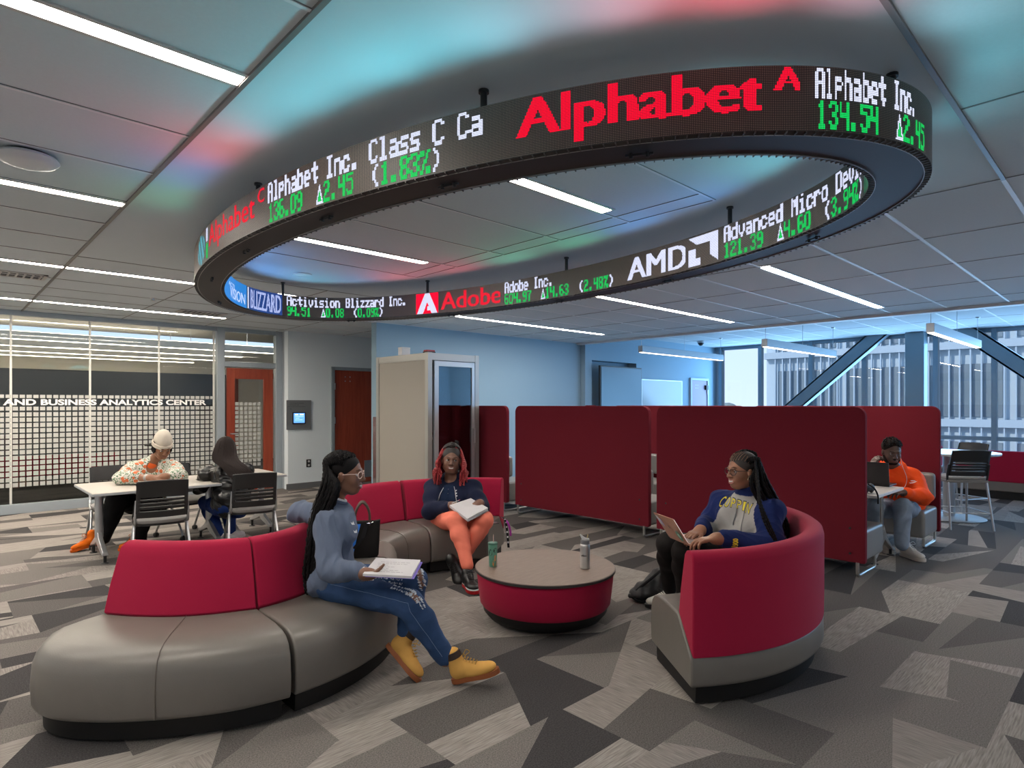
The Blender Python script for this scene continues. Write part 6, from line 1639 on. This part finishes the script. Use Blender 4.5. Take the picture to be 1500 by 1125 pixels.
    MB().tube(spline([g.H(-.0, -.080, -.02), g.H(.04, -.085, -.11), J['neck'] + V(.03, -.14, -.06), J['neck'] + V(.0, -.17, -.14), J['neck'] + V(-.08, -.24, -.17)], 24), .0022, 6).build('earphone_cable', m_plw, g.t, smooth=True)
    # black laptop on the booth table: screen plane across the table
    z = .7005; X = P(1303, 713, 5.88); X.z = z; y = Vector((0, 1, 0)); x = Vector((1, 0, 0)); Wd = .36
    t = thing('laptop', 'open black laptop on the booth table in front of the man', 'laptop', X + y * .18)
    MB().box(X.x, X.x + .24, X.y, X.y + Wd, z, z + .016).build('keyboard_base', m_blackp, t, bevel=.003)
    lean = Vector((-.035, 0, .235)); ld = MB().rings([[X + Vector((0, 0, .016)), X + y * Wd + Vector((0, 0, .016)), X + y * Wd + lean, X + lean], [X + Vector((.008, 0, .016)), X + y * Wd + Vector((.008, 0, .016)), X + y * Wd + lean + x * .008, X + lean + x * .008]]).build('lid', mat('laptop_lid_black', (.012, .013, .017), .45), t, bevel=.002)
    MB().add([X + x * .0085 + q for q in (Vector((0, .01, .025)), Vector((0, Wd - .01, .025)), Vector((-.034, Wd - .01, .228)), Vector((-.034, .01, .228)))], [(0, 1, 2, 3)]).build('screen', mat('laptop_screen_lit', (.3, .3, .3), .3, emit=(.7, .75, .8), estr=.5), ld)
    t = thing('camera_pouch', 'small black soft pouch with a dangling strap on the booth table', 'pouch', (6.08, 1.84, z))
    S = Sdf(); S.cap((6.06, 1.78, z + .05), (6.14, 1.98, z + .055), .048, .05, .02); S.ell((6.12, 1.75, z + .045), (.05, .035, .04), None, .02)
    S.build('pouch_body', mat('black_nylon', (.01, .01, .011), .5), t, .006, .005, 50)
    MB().tube(spline([(6.02, 1.74, z + .09), (5.98, 1.68, z + .06), (5.975, 1.652, z), (5.97, 1.65, z - .07)], 14), .007, 6).build('strap', m_blackf, t, smooth=True)
man_booth()

# ---------------------------------------------------------------- 5: student with the beanie
def student_beanie():
    J = PJ(head=(238, 655, 6.42), neck=(226, 676, 6.56), pelvis=(212, 735, 6.78), shR=(194, 688, 6.50), shL=(252, 686, 6.60), elR=(180, 700, 6.22), wrR=(222, 700, 6.08), elL=(262, 698, 6.30), wrL=(240, 698, 6.10),
           hipR=(200, 738, 6.68), hipL=(228, 740, 6.72), knR=(172, 731, 6.28), knL=(212, 742, 6.36), anR=(151, 788, 6.30), anL=(205, 786, 6.42))
    g = Fig('student in a cream beanie and floral shirt leaning on the folding table, writing', J, V(.62, -.55, -.45), m_skin5, h=.0065, w=1.12, hs=1.02, arm=1.05, leg=1.1)
    g.hand('R', V(.9, -.1, -.1), V(0, .4, -.9), (.9, .9, 1., 1.), 1.0); g.hand('L', V(-.85, -.2, -.05), V(0, .4, -.9), (.9, .9, 1., 1.), 1.0)
    g.body(); g.face(.3, False, lip=(.30, .12, .08))
    m = bpy.data.materials.new('floral_shirt'); m.use_nodes = True; nt = m.node_tree; b = nt.nodes['Principled BSDF']; L = nt.links.new
    tc = nt.nodes.new('ShaderNodeTexCoord'); b.inputs['Roughness'].default_value = .85
    def lay(scale, th, c0, c1, prev):
        v = nt.nodes.new('ShaderNodeTexVoronoi'); v.inputs['Scale'].default_value = scale; L(tc.outputs['Object'], v.inputs['Vector'])
        lt = nt.nodes.new('ShaderNodeMath'); lt.operation = 'LESS_THAN'; lt.inputs[1].default_value = th; L(v.outputs['Distance'], lt.inputs[0])
        mx = nt.nodes.new('ShaderNodeMix'); mx.data_type = 'RGBA'; L(lt.outputs[0], mx.inputs[0])
        if prev is None: mx.inputs[6].default_value = (*c0, 1)
        else: L(prev, mx.inputs[6])
        mx.inputs[7].default_value = (*c1, 1); return mx.outputs[2]
    o = lay(60, .42, (.62, .60, .54), (.07, .17, .08), None); o = lay(16, .34, None, (.60, .14, .05), o); L(o, b.inputs['Base Color'])
    S = Sdf(); g.torso(S, .030, .02); g.arms(S, .040, .042, .040, upto=.48); S.ell(J['pelvis'] + UP * .06, (.20, .17, .10), (g.tr, g.tf, g.tu), .04)
    S.ell(J['neck'] + g.tf * .085 + g.tu * .0, (.045, .06, .075), (g.tr, g.tf, g.tu), .015, sub=True)
    sh = S.build('floral_shirt', m, g.t, .007, .012, 20, 14)
    S = Sdf(); S.ell(J['neck'] + g.tf * .042 - g.tu * .08, (.075, .060, .11), (g.tr, g.tf, g.tu), .02); S.build('undershirt', mat('orange_tee', (.75, .13, .03), .8), g.t, .008)
    S = Sdf(); g.legs(S, .022, .030, .030); S.ell(J['pelvis'], (.19, .16, .10), (g.tr, g.tf, g.tu), .04); S.build('trousers', mat('black_trousers', (.008, .008, .009), .8), g.t, .008, .01, 22, 15)
    ob = mat('orange_boot', (.80, .16, .01), .7); 
    h1 = P(146, 795, 6.38); h1.z = .04; shoe(g.t, h1, V(-.52, -.80, -.15), V(-.2, -.1, .9), 'boot', ob, mat('orange_sole', (.55, .10, .01), .7), .27, .07, mat('orange_laces', (.6, .15, .02), .8))
    h2 = P(208, 800, 6.46); h2.z = .004; shoe(g.t, h2, V(-.3, -.9, 0), UP, 'boot', ob, mat('orange_sole', (.55, .10, .01), .7), .27, .07, mat('orange_laces', (.6, .15, .02), .8))
    hc = g.haircap(m_hairk, .96)
    paths = [[g.cap_pt(150, x, .05), g.H(-.10, x * .05, -.05 + .02 * x), g.H(-.15, .03 + x * .04, -.065), g.H(-.21, .05 + x * .05, -.085 - .02 * x)] for x in [-.8 + .1 * k for k in range(17)]]
    g.strands('ponytail', paths, m_hairk, hc, .011, 24, 6, .1)
    for q in (-1, 1): g.strands('side_hair', [[g.cap_pt(60 + 8 * k, .93 * q, .03), g.H(.03 - .012 * k, .078 * q, -.02), g.H(.01 - .012 * k, .078 * q, -.06)] for k in range(7)], m_hairk, hc, .009, 14)
    S = Sdf(); ax = (g.r, g.f, g.u); S.ell(g.H(-.022, 0, .066), (.086, .100, .088), ax, .02); S.ell(g.H(-.03, 0, .10), (.07, .08, .07), ax, .03)
    S.ell(g.H(-.03, 0, .135), (.05, .06, .05), ax, .03)
    be = S.build('beanie', mat('cream_knit', (.62, .56, .47), .9, bump=.4, bscale=250), g.t, .006)
    ring = [g.H(-.020 + .098 * math.sin(a), .085 * math.cos(a), .034 - .004 * math.sin(a)) for a in [2 * PI * k / 32 for k in range(32)]]
    b_ = MB(); rs = []
    for k, a in enumerate([2 * PI * k / 40 for k in range(41)]):
        c, s_ = math.cos(a), math.sin(a); rs.append([g.H(-.020 + (.096 + t) * s_, (.083 + t) * c, z) for t, z in ((0, .012), (.012, .016), (.013, .05), (.006, .056), (-.004, .056))])
    b_.rings(rs, True, False, False).build('folded_brim', mat('cream_knit', (.62, .56, .47), .9), be, smooth=True)
    MB().cyl(J['wrR'] + (J['elR'] - J['wrR']) * .10, J['wrR'] + (J['elR'] - J['wrR']) * .18, .036, .037, 16).build('watch', mat('watch_grey', (.3, .3, .3), .3, .8), g.t, smooth=True)
    t = thing('papers', 'sheet of paper under the hands of the student in the beanie', 'paper', P(232, 703, 6.05))
    c = P(230, 706, 6.05); c.z = .6865; M = Matrix.Translation(c) @ Matrix.Rotation(.2, 4, 'Z'); MB().box(-.13, .13, -.10, .10, 0, .002, M).build('sheet', m_spiral, t)
student_beanie()

# ---------------------------------------------------------------- 6: student with long hair, seen from behind
def student_hair():
    J = PJ(head=(329, 659, 6.46), neck=(333, 682, 6.46), pelvis=(338, 742, 6.40), shL=(305, 695, 6.52), shR=(358, 692, 6.46), elL=(294, 713, 6.66), wrL=(306, 706, 6.86), elR=(362, 715, 6.62), wrR=(345, 706, 6.82),
           hipL=(325, 744, 6.44), hipR=(349, 745, 6.40), knL=(302, 736, 6.78), knR=(334, 742, 6.80), anL=(320, 782, 6.62), anR=(338, 780, 6.75))
    g = Fig('student with long straight dark hair in a shiny black jacket, back turned', J, V(-.55, .75, -.35), m_skin5, h=.007, w=1.0, hs=1.0)
    g.hand('L', V(.4, .8, -.1), V(0, 0, -1), (.6,) * 4); g.hand('R', V(-.5, .8, -.1), V(0, 0, -1), (.6,) * 4)
    g.body(); g.face(0)
    S = Sdf(); g.torso(S, .036, .01, bust=False); g.arms(S, .040, .038, .026, upto=.92); S.ell(J['pelvis'] + UP * .09, (.185, .15, .08), (g.tr, g.tf, g.tu), .04)
    jk = S.build('jacket', mat('black_shiny_jacket', (.008, .008, .009), .30, spec=.45), g.t, .006, .022, 30, 21)
    S = Sdf(); S.ell(J['pelvis'] + UP * .045, (.17, .138, .06), (g.tr, g.tf, g.tu), .03); S.build('white_top', mat('white_cotton', (.66, .66, .68), .8), g.t, .007)
    S = Sdf(); g.legs(S, .014, .018, .020); S.ell(J['pelvis'] - UP * .01, (.18, .145, .095), (g.tr, g.tf, g.tu), .04); S.build('jeans', mat('dark_blue_jeans', (.010, .028, .13), .75, noise=.15, nscale=12), g.t, .007, .006, 26, 23)
    ws = mat('white_sneaker', (.62, .62, .64), .6)
    h1 = P(318, 790, 6.58); h1.z = .004; shoe(g.t, h1, V(.45, .75, 0), UP, 'sneaker', ws, ws, .25); h2 = P(338, 788, 6.70); h2.z = .004; shoe(g.t, h2, V(.15, .9, 0), UP, 'sneaker', ws, ws, .25)
    hm = mat('dark_brown_hair', (.014, .008, .007), .55, spec=.15)
    hc = g.haircap(hm, 1.05)
    S = Sdf(); S.ell(g.H(-.035, 0, .0), (.086, .080, .112), (g.r, g.f, g.u), .03)
    S.cap(P(331, 664, 6.40), P(339, 680, 6.345), .060, .054, .06); S.cap(P(339, 680, 6.345), P(356, 700, 6.29), .054, .046, .06)
    S.build('long_hair', hm, hc, .006, .004, 60, 2)
    r = random.Random(8); paths = []
    for i in range(130):
        x = 1 - i / 130; b = .95 - 1.9 * x
        a0 = 60 + r.uniform(0, 50); paths.append([g.cap_pt(a0, -b * .3, .09), g.cap_pt(150, -b * .9, .20), P(311 + 38 * x, 672, 6.285 + .05 * abs(x - .4)), P(325 + 37 * x + r.uniform(-1, 1), 685, 6.235 + .04 * abs(x - .5)), P(339 + 34 * x, r.uniform(696, 703), 6.20 + .03 * abs(x - .5))])
    g.strands('hair_strands', paths, hm, hc, .0075, 30, 5, .05)
student_hair()
# ================================================================= OUTSIDE, LIGHT, CAMERA
def outside():
    t = thing('exterior_building', 'pale glass office building across the street seen through the windows', 'building', (32, 2, -6))
    X = 30
    MB().box(X, X + 12, -30, 13.2, -6, 20).build('facade', mat('facade_panel', (.40, .49, .56), .5), t)
    g = MB()
    for k in range(7):
        z = -5.2 + 3.1 * k
        for j in range(14):
            y = -29 + 3.0 * j
            if y < 12: g.box(X - .05, X, y, y + 2.6, z, z + 2.1)
    g.build('window_panes', mat('facade_glass', (.16, .21, .25), .12, spec=.8), t)
    f = MB()
    for j in range(120):
        y = -29 + .35 * j
        if 3.4 < y < 13 or (y < 3.4 and j % 9 == 0): f.box(X - .25, X - .1, y, y + .05, -5, 20)
    f.build('sun_fins', mat('fin_metal', (.37, .46, .54), .4, .2), t)
    h = MB()
    for k in range(8): h.box(X - .3, X, -29, 13.2, -5.6 + 3.1 * k, -5.3 + 3.1 * k)
    h.build('floor_bands', mat('band_metal', (.34, .42, .49), .5), t)
    MB().box(X - .6, X - .45, -14, 4, -2.3, -.9).build('red_banner', mat('faded_red', (.50, .22, .20), .6), t)
    t2 = thing('exterior_tower', 'slim pale brick tower standing left of the glass building', 'building', (40, 22, -6))
    MB().box(38, 44, 22.6, 25.2, -6, 12).build('tower_wall', mat('brick_pale', (.50, .42, .40), .8, noise=.1, nscale=4), t2)
    MB().box(37.9, 44, 22.5, 25.3, 12, 12.3).build('parapet', mat('band_metal', (.5, .5, .5), .5), t2)
    o = MB().box(15.9, 200, -90, 120, -6.1, -6).build('ground_outside', mat('street_ground', (.32, .32, .31), .9)); struct(o)
    for i, (y, h, w) in enumerate(((30, 5.6, 4), (38, 5.0, 5), (22, 5.2, 3))):
        s = Sdf(); r = random.Random(i)
        for k in range(26): s.ell((58 + r.uniform(-2, 2), y + r.uniform(-w / 2, w / 2), -3 + r.uniform(-1.5, h - 2)), (1.3, 1.3, 1.1), None, .4)
        tt = thing('tree', ['round leafless-looking tree on the horizon by the window corner', 'wide grey tree on the horizon, left end', 'low grey tree on the horizon beside the brick tower'][i], 'tree', (58, y, -6), group='trees on the horizon')
        s.build('crown', mat('tree_haze', (.22, .25, .22), .9), tt, .35)
        MB().cyl((58, y, -6), (58, y, -3), .3, .2, n=10).build('trunk', mat('trunk', (.12, .10, .09), .9), tt)
outside()
W = bpy.data.worlds.new('sky'); SC.world = W; W.use_nodes = True
nt = W.node_tree; bg = nt.nodes['Background']
tc = nt.nodes.new('ShaderNodeTexCoord'); sp = nt.nodes.new('ShaderNodeSeparateXYZ'); cr = nt.nodes.new('ShaderNodeValToRGB')
cr.color_ramp.elements[0].position = .0; cr.color_ramp.elements[0].color = (.60, .73, .95, 1); cr.color_ramp.elements[1].position = .6; cr.color_ramp.elements[1].color = (.28, .55, 1.0, 1)
nt.links.new(tc.outputs['Generated'], sp.inputs[0]); nt.links.new(sp.outputs['Z'], cr.inputs[0]); nt.links.new(cr.outputs[0], bg.inputs[0])
bg.inputs[1].default_value = .72
# daylight lamp is added inside the panes to boost the sky; portal only samples
def area(name, loc, rot, sx, sy, power, col, spread=180, portal=False):
    l = bpy.data.lights.new(name, 'AREA'); l.shape = 'RECTANGLE'; l.size = sx; l.size_y = sy; l.energy = power; l.color = col; l.spread = math.radians(spread)
    o = bpy.data.objects.new(name, l); COL.objects.link(o); o.location = loc
    o.rotation_euler = rot
    if portal: l.cycles.is_portal = True
    return o
area('window_portal', (XW + .1, 2.1, 1.55), (0, math.radians(90), 0), 2.9, 12.2, 1, (1, 1, 1), portal=True)
area('daylight_fill', (XW - .14, 2.1, 1.65), (0, math.radians(90), 0), 2.3, 12.0, 310, (.30, .61, 1.0))
sun = bpy.data.lights.new('sun', 'SUN'); sun.energy = 1.5; sun.angle = math.radians(2); sun.color = (1, .95, .88)
so = bpy.data.objects.new('sun', sun); COL.objects.link(so)
so.rotation_euler = Vector((.75, -.35, -.6)).to_track_quat('-Z', 'Y').to_euler()
cam = bpy.data.cameras.new('camera'); co = bpy.data.objects.new('camera', cam); COL.objects.link(co)
co.location = (0, 0, CAM_H); co.rotation_euler = (math.radians(90), 0, TH - math.radians(90))
cam.sensor_fit = 'HORIZONTAL'; cam.sensor_width = 36; cam.lens = 36 * FPX / 1500
cam.shift_y = (HY - 562.5) / 1500; cam.clip_end = 400; cam.clip_start = .05
SC.camera = co
SC.view_settings.view_transform = 'Standard'; SC.view_settings.look = 'None'; SC.view_settings.gamma = 1; SC.view_settings.use_curve_mapping = False
SC.view_settings.exposure = EXPO
try:
    SC.cycles.max_bounces = 8; SC.cycles.transparent_max_bounces = 12; SC.cycles.sample_clamp_indirect = 6
except Exception: pass
